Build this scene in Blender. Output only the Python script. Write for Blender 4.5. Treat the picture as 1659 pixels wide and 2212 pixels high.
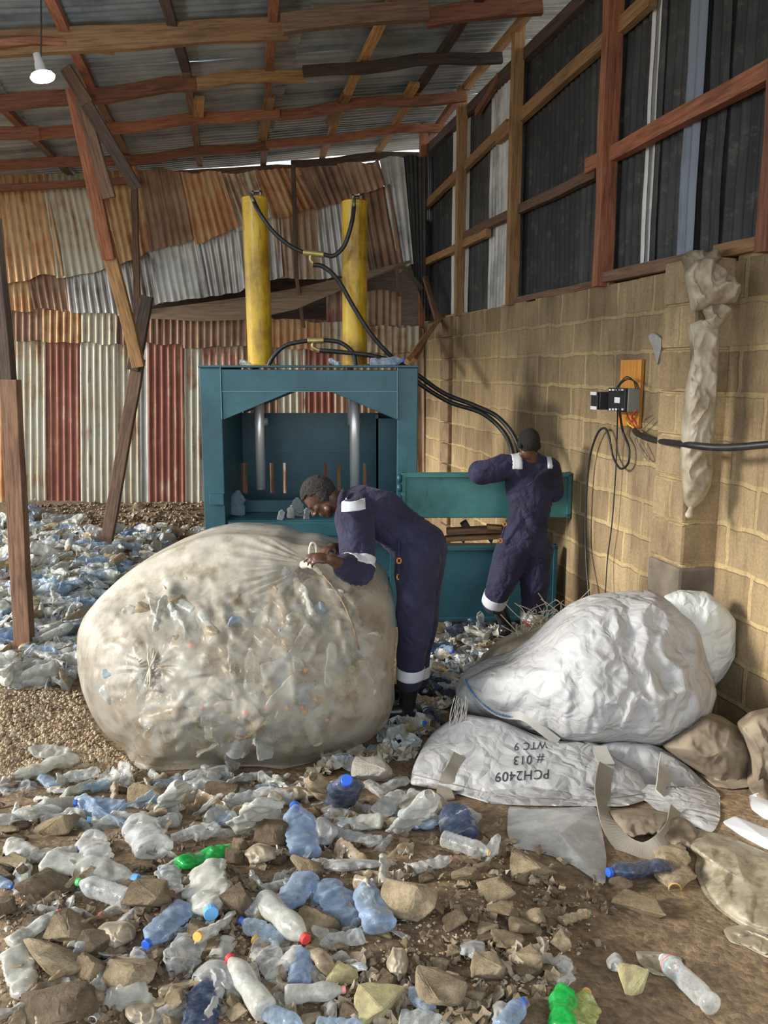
import bpy, bmesh, math, random
from mathutils import Vector, Matrix, noise, Quaternion, Euler
random.seed(7)
for o in list(bpy.data.objects): bpy.data.objects.remove(o)
scene = bpy.context.scene
COL = scene.collection
# ---------------------------------------------------------------- camera
F = 1800.0; CX = 829.5; CY = 1106.0; H = 2.05
TH = math.atan(309.0 / F)
cam_d = bpy.data.cameras.new('camera')
cam_d.sensor_fit = 'VERTICAL'; cam_d.sensor_height = 24.0; cam_d.lens = 24.0 * F / 2212.0
cam_d.clip_start = 0.05; cam_d.clip_end = 300
cam = bpy.data.objects.new('camera', cam_d); COL.objects.link(cam)
cam.location = (0, 0, H); cam.rotation_euler = (math.pi / 2 - TH, 0, 0)
scene.camera = cam
# ---------------------------------------------------------------- light
scene.view_settings.view_transform = 'Standard'
scene.view_settings.look = 'None'
scene.view_settings.gamma = 1.0
scene.view_settings.use_curve_mapping = False
scene.view_settings.exposure = 0.70
world = bpy.data.worlds.new('world'); scene.world = world; world.use_nodes = True
wn = world.node_tree; wn.nodes['Background'].inputs[0].default_value = (0.86, 0.93, 1.0, 1)
wn.nodes['Background'].inputs[1].default_value = 1.5
sun_d = bpy.data.lights.new('sun', 'SUN'); sun_d.energy = 3.0; sun_d.angle = math.radians(13); sun_d.color = (1.0, 0.94, 0.84)
sun = bpy.data.objects.new('sun', sun_d); COL.objects.link(sun)
SAZ, SEL = math.radians(12), math.radians(19)   # comes from the left, a little from the camera side
sd = Vector((math.cos(SEL) * math.cos(SAZ), math.cos(SEL) * math.sin(SAZ), -math.sin(SEL)))
sun.rotation_euler = sd.to_track_quat('-Z', 'Y').to_euler()
# ---------------------------------------------------------------- geometry of the place
def ray(x, y):
    a = (x - CX) / F; b = -(y - CY) / F
    return Vector((a, math.cos(TH) + b * math.sin(TH), -math.sin(TH) + b * math.cos(TH)))
EYE = Vector((0, 0, H))
def P(x, y, D):
    r = ray(x, y); return EYE + r * (D / r.y)
def smooth(a, b, v):
    t = max(0.0, min(1.0, (v - a) / (b - a))); return t * t * (3 - 2 * t)
def gz(x, y):
    z = 0.30 * (1 - smooth(2.5, 4.2, y)) * (1 - 0.35 * smooth(0.3, 1.0, x) * (1 - smooth(2.9, 3.3, y)))
    z += 0.34 * smooth(7.6, 10.4, y) * (1 - smooth(-0.9, 0.4, x))
    z += 0.30 * math.exp(-((x + 3.1) / 1.1) ** 2 - ((y - 7.4) / 1.5) ** 2)
    z += 0.04 * noise.noise(Vector((x * 1.3, y * 1.3, 3.1))) + 0.018 * noise.noise(Vector((x * 5, y * 5, 1.7)))
    return z
def G(x, y, dz=0.0):
    z = 0.0
    for i in range(12):
        r = ray(x, y); t = (z + dz - H) / r.z; p = EYE + r * t
        z = 0.5 * z + 0.5 * gz(p.x, p.y)
    return p
WD = Vector((-0.2137, 0.9769, 0)); WN = Vector((-0.9769, -0.2137, 0))   # along the block wall; into the room
W0 = Vector((0, 0, 0)); r_ = ray(1215, 1350); W0 = EYE + r_ * ((0 - H) / r_.z)
def W(x, y, n=0.0):
    r = ray(x, y); t = ((W0 + WN * n) - EYE).dot(WN) / r.dot(WN); return EYE + r * t
def WL(s, z, n=0.0):
    return W0 + WD * s + WN * n + Vector((0, 0, z))
def ws(x, y=797): return (W(x, y) - W0).dot(WD)
# ---------------------------------------------------------------- helpers
def link(o, parent=None):
    COL.objects.link(o)
    if parent is not None: o.parent = parent
    return o
def tag(o, label=None, cat=None, group=None, kind=None):
    if label: o['label'] = label
    if cat: o['category'] = cat
    if group: o['group'] = group
    if kind: o['kind'] = kind
    return o
def empty(name, loc, label=None, cat=None, group=None, kind=None):
    o = bpy.data.objects.new(name, None); o.location = loc; o.empty_display_size = 0.1
    link(o); return tag(o, label, cat, group, kind)
class MB:
    def __init__(s): s.v = []; s.f = []; s.uv = None
    def add(s, vs, fs):
        n = len(s.v); s.v += [Vector(v) for v in vs]; s.f += [tuple(i + n for i in f) for f in fs]; return s
    def box(s, c, size, M=None):
        c = Vector(c); h = Vector(size) / 2
        vs = [Vector((sx * h.x, sy * h.y, sz * h.z)) for sx in (-1, 1) for sy in (-1, 1) for sz in (-1, 1)]
        if M is not None: vs = [M @ v for v in vs]
        vs = [v + c for v in vs]
        return s.add(vs, [(0, 1, 3, 2), (4, 6, 7, 5), (0, 4, 5, 1), (2, 3, 7, 6), (0, 2, 6, 4), (1, 5, 7, 3)])
    def bb(s, a, b):
        a = Vector(a); b = Vector(b)
        return s.box((a + b) / 2, (abs(b.x - a.x), abs(b.y - a.y), abs(b.z - a.z)))
    def tube(s, path, r, n=10, cap=True):
        path = [Vector(p) for p in path]; m = len(path); rs = r if isinstance(r, (list, tuple)) else [r] * m
        t0 = (path[1] - path[0]).normalized()
        u = t0.cross(Vector((0, 0, 1)));
        if u.length < 0.05: u = t0.cross(Vector((0, 1, 0)))
        u.normalize(); vs = []
        for i in range(m):
            t = (path[min(i + 1, m - 1)] - path[max(i - 1, 0)]).normalized()
            u = (u - t * u.dot(t)).normalized(); w = t.cross(u)
            for k in range(n):
                a = 2 * math.pi * k / n; vs.append(path[i] + (u * math.cos(a) + w * math.sin(a)) * rs[i])
        fs = [(i * n + k, i * n + (k + 1) % n, (i + 1) * n + (k + 1) % n, (i + 1) * n + k) for i in range(m - 1) for k in range(n)]
        if cap: fs += [tuple(range(n - 1, -1, -1)), tuple((m - 1) * n + k for k in range(n))]
        return s.add(vs, fs)
    def lathe(s, prof, n=24, M=None, caps=True):
        vs = []
        for (r, z) in prof:
            for k in range(n):
                a = 2 * math.pi * k / n; vs.append(Vector((r * math.cos(a), r * math.sin(a), z)))
        if M is not None: vs = [M @ v for v in vs]
        m = len(prof)
        fs = [(i * n + k, i * n + (k + 1) % n, (i + 1) * n + (k + 1) % n, (i + 1) * n + k) for i in range(m - 1) for k in range(n)]
        if caps: fs += [tuple(range(n - 1, -1, -1)), tuple((m - 1) * n + k for k in range(n))]
        return s.add(vs, fs)
    def prism(s, pts, a, b):
        """pts: outline as 3D points; extruded by the vector b-a"""
        d = Vector(b) - Vector(a); n = len(pts)
        vs = [Vector(p) for p in pts] + [Vector(p) + d for p in pts]
        fs = [tuple(range(n)), tuple(range(2 * n - 1, n - 1, -1))] + [(i, i + n, (i + 1) % n + n, (i + 1) % n) for i in range(n)]
        return s.add(vs, fs)
    def build(s, name, mat, parent=None, sm=False, bevel=0, loc=None, uv=None, sub=0):
        me = bpy.data.meshes.new(name)
        off = Vector(loc) if loc is not None else Vector((0, 0, 0))
        me.from_pydata([tuple(v - off) for v in s.v], [], s.f)
        bm = bmesh.new(); bm.from_mesh(me); bmesh.ops.recalc_face_normals(bm, faces=bm.faces); bm.to_mesh(me); bm.free()
        if uv is not None:
            l = me.uv_layers.new(name='UVMap')
            for lp in me.loops: l.data[lp.index].uv = uv[lp.vertex_index]
        if mat is not None: me.materials.append(mat)
        if sm:
            for p in me.polygons: p.use_smooth = True
        o = bpy.data.objects.new(name, me); o.location = off; link(o, parent)
        if bevel:
            m = o.modifiers.new('b', 'BEVEL'); m.width = bevel; m.segments = 2; m.limit_method = 'ANGLE'; m.angle_limit = 0.6
        if sub:
            m = o.modifiers.new('s', 'SUBSURF'); m.levels = sub; m.render_levels = sub
        return o
def cat_path(pts, n=8):
    pts = [Vector(p) for p in pts]; out = []
    for i in range(len(pts) - 1):
        p0 = pts[max(i - 1, 0)]; p1 = pts[i]; p2 = pts[i + 1]; p3 = pts[min(i + 2, len(pts) - 1)]
        for k in range(n):
            t = k / n
            out.append(0.5 * ((2 * p1) + (p2 - p0) * t + (2 * p0 - 5 * p1 + 4 * p2 - p3) * t * t + (-p0 + 3 * p1 - 3 * p2 + p3) * t ** 3))
    out.append(pts[-1]); return out
def fbm(p, o=3):
    a = 1.0; s = 0.0
    for i in range(o): s += a * noise.noise(p); p = p * 2.03; a *= 0.5
    return s
# ---------------------------------------------------------------- materials
def nodes_of(name):
    m = bpy.data.materials.new(name); m.use_nodes = True; nt = m.node_tree
    return m, nt, nt.nodes['Principled BSDF']
def N(nt, typ, **kw):
    n = nt.nodes.new(typ)
    for k, v in kw.items():
        if isinstance(k, str) and hasattr(n, k): setattr(n, k, v)
        else: n.inputs[k].default_value = v
    return n
def ramp(nt, stops, src):
    r = nt.nodes.new('ShaderNodeValToRGB'); e = r.color_ramp.elements
    while len(e) < len(stops): e.new(0.5)
    for i, (p, c) in enumerate(stops): e[i].position = p; e[i].color = (c[0], c[1], c[2], 1)
    nt.links.new(src, r.inputs[0]); return r.outputs[0]
def noise_of(nt, scale, stretch=(1, 1, 1), coord='Object', detail=5, rough=0.6, off=(0, 0, 0)):
    tc = nt.nodes.new('ShaderNodeTexCoord'); mp = nt.nodes.new('ShaderNodeMapping'); mp.inputs['Scale'].default_value = stretch
    mp.inputs['Location'].default_value = off
    nt.links.new(tc.outputs[coord], mp.inputs[0]); n = nt.nodes.new('ShaderNodeTexNoise')
    n.inputs['Scale'].default_value = scale; n.inputs['Detail'].default_value = detail; n.inputs['Roughness'].default_value = rough
    nt.links.new(mp.outputs[0], n.inputs['Vector']); return n.outputs[0]
def mixc(nt, fac, a, b, mode='MIX'):
    m = nt.nodes.new('ShaderNodeMix'); m.data_type = 'RGBA'; m.blend_type = mode
    for sock, v in ((m.inputs[0], fac), (m.inputs[6], a), (m.inputs[7], b)):
        if isinstance(v, bpy.types.NodeSocket): nt.links.new(v, sock)
        elif isinstance(v, (int, float)): sock.default_value = v
        else: sock.default_value = (v[0], v[1], v[2], 1)
    return m.outputs[2]
def bump_of(nt, h, strength, dist, b):
    n = nt.nodes.new('ShaderNodeBump'); n.inputs['Strength'].default_value = strength; n.inputs['Distance'].default_value = dist
    nt.links.new(h, n.inputs['Height']); nt.links.new(n.outputs[0], b.inputs['Normal']); return n
def mat(name, c1, c2=None, scale=6, rough=0.7, metal=0.0, bump=0.2, dist=0.01, stretch=(1, 1, 1), coord='Object', c3=None, rnd=0.0, fine=0, lo=.35, hi=.65):
    m, nt, b = nodes_of(name); c2 = c2 or c1
    n = noise_of(nt, scale, stretch, coord)
    col = ramp(nt, [(lo, c1), (hi, c2)] if c3 is None else [(lo, c1), ((lo + hi) / 2, c2), (hi, c3)], n)
    if rnd:
        oi = nt.nodes.new('ShaderNodeObjectInfo')
        r = ramp(nt, [(0, (1 - rnd,) * 3), (1, (1 + rnd * .6, 1 + rnd * .5, 1 + rnd * .4))], oi.outputs['Random'])
        col = mixc(nt, 1.0, col, r, 'MULTIPLY')
    nt.links.new(col, b.inputs['Base Color'])
    b.inputs['Roughness'].default_value = rough; b.inputs['Metallic'].default_value = metal
    if bump:
        h = n if not fine else noise_of(nt, fine, stretch, coord, 6, 0.7)
        bump_of(nt, h, bump, dist, b)
    return m
MT = {}
def wood(name, a, b_, c):
    m, nt, b = nodes_of(name)
    g = noise_of(nt, 7, (0.6, 9, 9), 'Object', 6, 0.65); d = noise_of(nt, 3, (0.5, 1.5, 1.5), 'Object', 3)
    col = ramp(nt, [(.3, a), (.5, b_), (.72, c)], g)
    oi = nt.nodes.new('ShaderNodeObjectInfo'); r = ramp(nt, [(0, (.55, .5, .5)), (.5, (.95, .9, .85)), (1, (1.25, 1.1, .95))], oi.outputs['Random'])
    col = mixc(nt, 1.0, col, r, 'MULTIPLY')
    dk = ramp(nt, [(.3, (.3, .27, .25)), (.5, (1, 1, 1))], d); col = mixc(nt, .8, col, dk, 'MULTIPLY')
    nt.links.new(col, b.inputs['Base Color']); b.inputs['Roughness'].default_value = .75
    bump_of(nt, g, .5, .006, b); return m
MT['wood_red'] = wood('reddish_timber', (.13, .05, .03), (.28, .115, .065), (.38, .18, .10))
MT['wood_tan'] = wood('tan_timber', (.20, .11, .045), (.42, .25, .11), (.52, .33, .15))
MT['wood_dark'] = wood('dark_timber', (.03, .022, .018), (.07, .05, .04), (.12, .09, .07))
MT['wood_brown'] = wood('brown_timber', (.09, .05, .035), (.20, .12, .08), (.28, .18, .12))
def sheet_mat(name, stops, streak=(22, 1.1, 1), rough=.6, metal=.3, blotch=None):
    m, nt, b = nodes_of(name)
    n1 = noise_of(nt, 1.0, streak, 'UV', 6, .7); n2 = noise_of(nt, 2.2, (1, 1, 1), 'UV', 6, .65)
    mx = nt.nodes.new('ShaderNodeMath'); mx.operation = 'MULTIPLY_ADD'; mx.inputs[1].default_value = .55
    nt.links.new(n1, mx.inputs[0])
    m2 = nt.nodes.new('ShaderNodeMath'); m2.operation = 'MULTIPLY'; m2.inputs[1].default_value = .45; nt.links.new(n2, m2.inputs[0])
    nt.links.new(m2.outputs[0], mx.inputs[2])
    oi = nt.nodes.new('ShaderNodeObjectInfo')
    ad = nt.nodes.new('ShaderNodeMath'); ad.operation = 'MULTIPLY_ADD'; ad.inputs[1].default_value = .14; nt.links.new(oi.outputs['Random'], ad.inputs[0])
    sb = nt.nodes.new('ShaderNodeMath'); sb.operation = 'SUBTRACT'; sb.inputs[1].default_value = .07; nt.links.new(mx.outputs[0], sb.inputs[0])
    nt.links.new(sb.outputs[0], ad.inputs[2])
    col = ramp(nt, stops, ad.outputs[0])
    if blotch:
        n3 = noise_of(nt, 6, (1, 1, 1), 'UV', 8, .8); k = ramp(nt, [(blotch[0], (0, 0, 0)), (blotch[1], (1, 1, 1))], n3)
        col = mixc(nt, k, col, blotch[2])
    nt.links.new(col, b.inputs['Base Color']); b.inputs['Roughness'].default_value = rough; b.inputs['Metallic'].default_value = metal
    bump_of(nt, n2, .3, .01, b); return m
MT['s_red'] = sheet_mat('red_rust_sheet', [(.33, (.12, .09, .07)), (.43, (.24, .085, .055)), (.54, (.32, .13, .09)), (.595, (.44, .34, .24)), (.66, (.40, .39, .33))])
MT['s_cream'] = sheet_mat('cream_sheet', [(.33, (.13, .07, .045)), (.41, (.34, .21, .12)), (.475, (.46, .41, .30)), (.58, (.50, .50, .42)), (.66, (.32, .17, .10))])
MT['s_rust'] = sheet_mat('orange_rust_sheet', [(.30, (.08, .06, .05)), (.41, (.38, .17, .06)), (.50, (.52, .36, .19)), (.58, (.45, .20, .08)), (.68, (.24, .12, .07))])
MT['s_brown'] = sheet_mat('brown_rust_sheet', [(.32, (.06, .05, .045)), (.44, (.24, .13, .08)), (.55, (.36, .24, .15)), (.66, (.5, .43, .34))])
MT['s_galv'] = sheet_mat('galvanised_sheet', [(.30, (.14, .10, .08)), (.42, (.36, .34, .31)), (.55, (.52, .52, .50)), (.68, (.28, .22, .17))], rough=.45, metal=.5)
MT['s_black'] = sheet_mat('sooty_sheet', [(.35, (.016, .017, .018)), (.5, (.035, .037, .038)), (.66, (.085, .085, .08))], streak=(14, .5, 1), rough=.65, metal=.2, blotch=(.54, .70, (.13, .12, .10)))
MT['s_blue'] = sheet_mat('blue_grey_sheet', [(.35, (.08, .09, .11)), (.5, (.20, .23, .28)), (.66, (.22, .25, .30))], streak=(14, .5, 1))
MT['s_light'] = sheet_mat('pale_translucent_sheet', [(.35, (.20, .20, .18)), (.5, (.62, .63, .60)), (.66, (.75, .76, .73))], streak=(14, .6, 1), rough=.5, metal=.1)
MT['s_roof'] = sheet_mat('roof_sheet', [(.34, (.12, .135, .145)), (.45, (.26, .295, .31)), (.55, (.38, .415, .43)), (.66, (.5, .53, .53))], streak=(7, .25, 1), rough=.5, metal=.35)
# block wall
def block_mat():
    m, nt, b = nodes_of('sandcrete_block_wall')
    tc = nt.nodes.new('ShaderNodeTexCoord')
    wob = nt.nodes.new('ShaderNodeTexNoise'); wob.inputs['Scale'].default_value = 5; wob.inputs['Detail'].default_value = 4
    nt.links.new(tc.outputs['Object'], wob.inputs['Vector'])
    vs = nt.nodes.new('ShaderNodeVectorMath'); vs.operation = 'SUBTRACT'; vs.inputs[1].default_value = (.5, .5, .5); nt.links.new(wob.outputs['Color'], vs.inputs[0])
    vm = nt.nodes.new('ShaderNodeVectorMath'); vm.operation = 'SCALE'; vm.inputs[3].default_value = .06; nt.links.new(vs.outputs[0], vm.inputs[0])
    va = nt.nodes.new('ShaderNodeVectorMath'); va.operation = 'ADD'; nt.links.new(tc.outputs['Object'], va.inputs[0]); nt.links.new(vm.outputs[0], va.inputs[1])
    br = nt.nodes.new('ShaderNodeTexBrick'); nt.links.new(va.outputs[0], br.inputs['Vector'])
    br.inputs['Scale'].default_value = 1; br.inputs['Brick Width'].default_value = .46; br.inputs['Row Height'].default_value = .24
    br.inputs['Mortar Size'].default_value = .019; br.inputs['Mortar Smooth'].default_value = .4; br.inputs['Bias'].default_value = 0
    br.inputs['Color1'].default_value = (.27, .20, .115, 1); br.inputs['Color2'].default_value = (.43, .33, .195, 1); br.inputs['Mortar'].default_value = (.47, .36, .195, 1)
    n1 = noise_of(nt, 1.3, (1, .6, 1), 'Object', 6, .6)
    st = ramp(nt, [(.32, (.50, .46, .45)), (.5, (.95, .93, .9)), (.68, (1.25, 1.2, 1.08))], n1)
    col = mixc(nt, 1, br.outputs['Color'], st, 'MULTIPLY')
    n2 = noise_of(nt, 3, (5, .7, 1), 'Object', 6, .7); st2 = ramp(nt, [(.35, (.72, .68, .66)), (.5, (1, 1, 1)), (.7, (1.12, 1.1, 1.05))], n2)
    col = mixc(nt, .9, col, st2, 'MULTIPLY')
    n3 = noise_of(nt, 60, (1, 1, 1), 'Object', 5, .7); gr = ramp(nt, [(.35, (.7, .7, .7)), (.6, (1.1, 1.1, 1.1))], n3)
    col = mixc(nt, .7, col, gr, 'MULTIPLY')
    # courses tinted darker grey-brown towards the floor
    sx = nt.nodes.new('ShaderNodeSeparateXYZ'); nt.links.new(tc.outputs['Object'], sx.inputs[0])
    dp = nt.nodes.new('ShaderNodeMath'); dp.operation = 'MULTIPLY_ADD'; dp.inputs[1].default_value = .8; nt.links.new(n1, dp.inputs[0]); nt.links.new(sx.outputs[1], dp.inputs[2])
    dk = ramp(nt, [(.35, (.62, .56, .52)), (1.0, (1, 1, 1))], dp.outputs[0]); 
    col = mixc(nt, .8, col, dk, 'MULTIPLY')
    nt.links.new(col, b.inputs['Base Color']); b.inputs['Roughness'].default_value = .95
    hs = nt.nodes.new('ShaderNodeMath'); hs.operation = 'MULTIPLY_ADD'; hs.inputs[1].default_value = .25; nt.links.new(n3, hs.inputs[0]); nt.links.new(br.outputs['Fac'], hs.inputs[2])
    b1 = nt.nodes.new('ShaderNodeMath'); b1.operation = 'MULTIPLY_ADD'; b1.inputs[1].default_value = .8; nt.links.new(wob.outputs[0], b1.inputs[0]); nt.links.new(hs.outputs[0], b1.inputs[2])
    bump_of(nt, b1.outputs[0], .6, .018, b); return m
MT['block'] = block_mat()
def dirt_mat():
    m, nt, b = nodes_of('dirt_and_gravel')
    n1 = noise_of(nt, .9, (1, 1, 1), 'Object', 6, .6); n2 = noise_of(nt, 26, (1, 1, 1), 'Object', 6, .75)
    v = nt.nodes.new('ShaderNodeTexVoronoi'); v.inputs['Scale'].default_value = 45; tc = nt.nodes.new('ShaderNodeTexCoord'); nt.links.new(tc.outputs['Object'], v.inputs['Vector'])
    col = ramp(nt, [(.35, (.16, .115, .075)), (.5, (.25, .18, .115)), (.65, (.34, .25, .155))], n1)
    c2 = ramp(nt, [(.3, (.45, .42, .4)), (.5, (.9, .9, .88)), (.68, (1.5, 1.4, 1.25))], n2); col = mixc(nt, .85, col, c2, 'MULTIPLY')
    sp = nt.nodes.new('ShaderNodeSeparateColor'); nt.links.new(v.outputs['Color'], sp.inputs[0])
    c3 = ramp(nt, [(0, (.6, .58, .55)), (1, (1.4, 1.33, 1.2))], sp.outputs[0]); col = mixc(nt, .6, col, c3, 'MULTIPLY')
    nt.links.new(col, b.inputs['Base Color']); b.inputs['Roughness'].default_value = .97
    mm = nt.nodes.new('ShaderNodeMath'); mm.operation = 'MULTIPLY_ADD'; nt.links.new(v.outputs['Distance'], mm.inputs[0]); mm.inputs[1].default_value = -.35; nt.links.new(n2, mm.inputs[2])
    bump_of(nt, mm.outputs[0], .8, .02, b); return m
MT['dirt'] = dirt_mat()
# ---------------------------------------------------------------- ground
g = MB(); nx, ny = 170, 190; X0, X1, Y0, Y1 = -9.0, 3.6, 0.2, 13.5
for j in range(ny + 1):
    for i in range(nx + 1):
        x = X0 + (X1 - X0) * i / nx; y = Y0 + (Y1 - Y0) * j / ny
        g.v.append(Vector((x, y, gz(x, y) + .012 * noise.noise(Vector((x * 17, y * 17, 0))))))
g.f = [(j * (nx + 1) + i, j * (nx + 1) + i + 1, (j + 1) * (nx + 1) + i + 1, (j + 1) * (nx + 1) + i) for j in range(ny) for i in range(nx)]
tag(g.build('floor', MT['dirt'], sm=True), kind='structure')
# outside yard past the open left side and behind the camera
y_ = MB(); y_.add([(-60, -40, -.12), (40, -40, -.12), (40, 60, -.12), (-60, 60, -.12)], [(0, 1, 2, 3)])
MT['yard'] = mat('yard_earth', (.30, .24, .17), (.42, .34, .25), .6, .95)
tag(y_.build('ground_outside', MT['yard']), kind='structure')
# ---------------------------------------------------------------- right wall of blocks (local X along the wall, local Y up)
def wall_obj(name, poly_sz, thick, n0, m, kind='structure', parent=None, jag=0):
    """poly_sz: outline as (s, z); slab from n0 backwards by thick"""
    b = MB(); b.prism([(s, z, 0) for s, z in poly_sz], (0, 0, 0), (0, 0, -thick))
    o = b.build(name, m, parent)
    # local X -> -WD?, local Y -> up, local Z -> WN  (right handed: X x Y = Z)
    X = Vector((0, 0, 1)).cross(WN) * 1.0; Yv = Vector((0, 0, 1)); Z = WN
    M = Matrix((X, Yv, Z)).transposed().to_4x4(); M.translation = W0 + WN * n0
    o.matrix_world = M
    if kind: tag(o, kind=kind)
    return o, X
# X = up x WN : points along which way?
_X = Vector((0, 0, 1)).cross(WN); SG = 1 if _X.dot(WD) > 0 else -1
def SZ(l): return [(SG * s, z) for s, z in l]
sB, sF = 5.2, -6.0
top = []
rr = random.Random(3); s = sB
while s > sF:
    z = 2.64 + rr.uniform(-.035, .02) + (0.02 if s < -2 else 0); w_ = rr.uniform(.2, .5)
    top += [(s, z), (max(s - w_, sF), z)]; s -= w_ + .01
wall, _ = wall_obj('wall_right', SZ([(sB, -.3)] + top + [(sF, -.3)]), .22, 0, MT['block'])
# pier projecting from the wall
sp1 = ws(1560, 1000); 
b = MB()
for k in range(11):
    j = [rr.uniform(-.004, .004) for _ in range(4)]
    b.box((SG * (sp1 + .17 + j[0]), k * .24 + .12, .1 + j[1]), (.33 + j[2], .232, .24 + j[3]))
b.box((SG * (sp1 + .17), 1.31, .09), (.305, 2.62, .215))
pier = b.build('wall_pier', MT['block'], bevel=.02); pier.matrix_world = wall.matrix_world.copy(); tag(pier, kind='structure')
MT['block3'] = mat('dark_grey_block', (.13, .105, .08), (.22, .185, .14), 5, .95, bump=.6, dist=.02, fine=50)  # darker, greyer tone for two of the lower pier blocks
for k in (2, 3):
    b = MB(); b.box((SG * (sp1 + .17), k * .24 + .12, .102), (.338, .222, .247)); o = b.build('grey_block', MT['block3'], bevel=.02); o.matrix_world = wall.matrix_world.copy(); o.parent = pier; o.matrix_parent_inverse = pier.matrix_world.inverted()
# second, shallow pier in the far corner region, darker blocks
sp2 = ws(977, 900)
b = MB()
for k in range(11): b.box((SG * (sp2 + .17), k * .24 + .12, .02 + rr.uniform(-.01, .01)), (.32 + rr.uniform(-.02, .02), .225, .07))
MT['block2'] = mat('weathered_dark_block', (.20, .13, .08), (.30, .21, .12), 7, .95, bump=.6, dist=.02)
p2 = b.build('wall_pilaster', MT['block2'], bevel=.015); p2.matrix_world = wall.matrix_world.copy(); tag(p2, kind='structure')
# ---------------------------------------------------------------- corrugated sheets
def sheet(name, TL, TR, BR, BL, m, parent, pitch=.085, amp=.011, dent=.012, rows=10, nrm=None, seed=0, thick=.0015, perrib=6, torn=0):
    TL, TR, BR, BL = [Vector(v) for v in (TL, TR, BR, BL)]
    w = ((TR - TL).length + (BR - BL).length) / 2; h = ((TL - BL).length + (TR - BR).length) / 2
    cols = max(6, int(w / pitch * perrib)); nv = nrm or (TR - TL).cross(BL - TL).normalized()
    b = MB(); uv = []
    for j in range(rows + 1):
        v = j / rows
        for i in range(cols + 1):
            u = i / cols; p = (TL * (1 - u) + TR * u) * (1 - v) + (BL * (1 - u) + BR * u) * v
            if torn and j in (0, rows): p = p + (BL - TL).normalized() * torn * noise.noise(Vector((u * w * 4, seed * 3.1, j)))
            a = amp * math.sin(2 * math.pi * u * w / pitch)
            d = dent * fbm(Vector((u * w * 1.6 + seed * 7, v * h * 1.6, seed)), 3)
            b.v.append(p + nv * (a + d)); uv.append((u * w + seed * 3.3, -v * h + seed * 1.7))
    b.f = [(j * (cols + 1) + i, j * (cols + 1) + i + 1, (j + 1) * (cols + 1) + i + 1, (j + 1) * (cols + 1) + i) for j in range(rows) for i in range(cols)]
    o = b.build(name, m, parent, sm=True, uv=uv); return o
YB = 10.7
# right wall: sooty sheets on posts above the blocks
wr = empty('wall_right_cladding', WL(0, 2.64), kind='structure')
def clad(x0, x1, m, n=-.09, z0=2.5, z1=4.70, seed=0):
    s0, s1 = ws(x0) + .03, ws(x1) - .03
    TL, TR, BR, BL = WL(s0, z1, n), WL(s1, z1, n), WL(s1, z0, n), WL(s0, z0, n)
    o = sheet('corrugated_sheet', TL, TR, BR, BL, m, None, pitch=.09, amp=.012, dent=.01, seed=seed, nrm=WN, rows=14)
    o.parent = wr; o.matrix_parent_inverse = wr.matrix_world.inverted() if False else Matrix.Translation(-wr.location)
cl = [(905, 962, 's_black'), (960, 992, 's_light'), (990, 1036, 's_black'), (1036, 1100, 's_light'), (1098, 1215, 's_black'), (1213, 1352, 's_black'),
      (1350, 1372, 's_light'), (1370, 1440, 's_black'), (1434, 1460, 's_blue'), (1456, 1500, 's_black'), (1498, 1659, 's_black'), (1657, 1990, 's_black'), (1985, 2700, 's_black')]
for i, (a, b_, m) in enumerate(cl): clad(a, b_, MT[m], n=-.09 + .006 * (i % 2) + (.03 if m == 's_blue' else 0), seed=i + 1)
# ---------------------------------------------------------------- timber
def beam(name, a, b, w, h, m, parent=None, up=(0, 0, 1), jit=.006, seed=None, bow=0, taper=0):
    a = Vector(a); b = Vector(b); L = (b - a).length; X = (b - a).normalized(); U = Vector(up); Yv = U.cross(X)
    if Yv.length < .02: Yv = Vector((0, 1, 0)).cross(X)
    Yv.normalize(); Z = X.cross(Yv); rr = random.Random(seed if seed is not None else int((a.x * 13 + a.z * 7 + b.y * 3) * 1000))
    n = max(3, int(L / .25)); mb = MB(); hw, hh = w / 2, h / 2
    ph = rr.uniform(0, 50)
    for i in range(n + 1):
        t = i / n; dx = Vector((0, jit * 1.2 * noise.noise(Vector((t * L * 1.5, ph, 0))), jit * 1.5 * noise.noise(Vector((t * L * 1.5, ph, 9))) + bow * math.sin(math.pi * t)))
        k = 1 + .10 * noise.noise(Vector((t * L * 3, ph, 5))) - taper * t
        for sy, sz in ((-1, -1), (1, -1), (1, 1), (-1, 1)):
            mb.v.append(Vector((t * L, sy * hw * k, sz * hh * k)) + dx)
    mb.f = [(i * 4 + k, i * 4 + (k + 1) % 4, (i + 1) * 4 + (k + 1) % 4, (i + 1) * 4 + k) for i in range(n) for k in range(4)] + [(0, 3, 2, 1), (n * 4, n * 4 + 1, n * 4 + 2, n * 4 + 3)]
    o = mb.build(name, m, None, bevel=.004)
    M = Matrix((X, Yv, Z)).transposed().to_4x4(); M.translation = a; o.matrix_world = M
    if parent is not None:
        o.parent = parent; o.matrix_parent_inverse = Matrix.Translation(-parent.location)
    return o
def trim(a, b, w, h, m, i=[0], **k):
    i[0] += 1; return tag(beam('trim_%d' % i[0], a, b, w, h, MT[m], **k), kind='structure')
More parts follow.
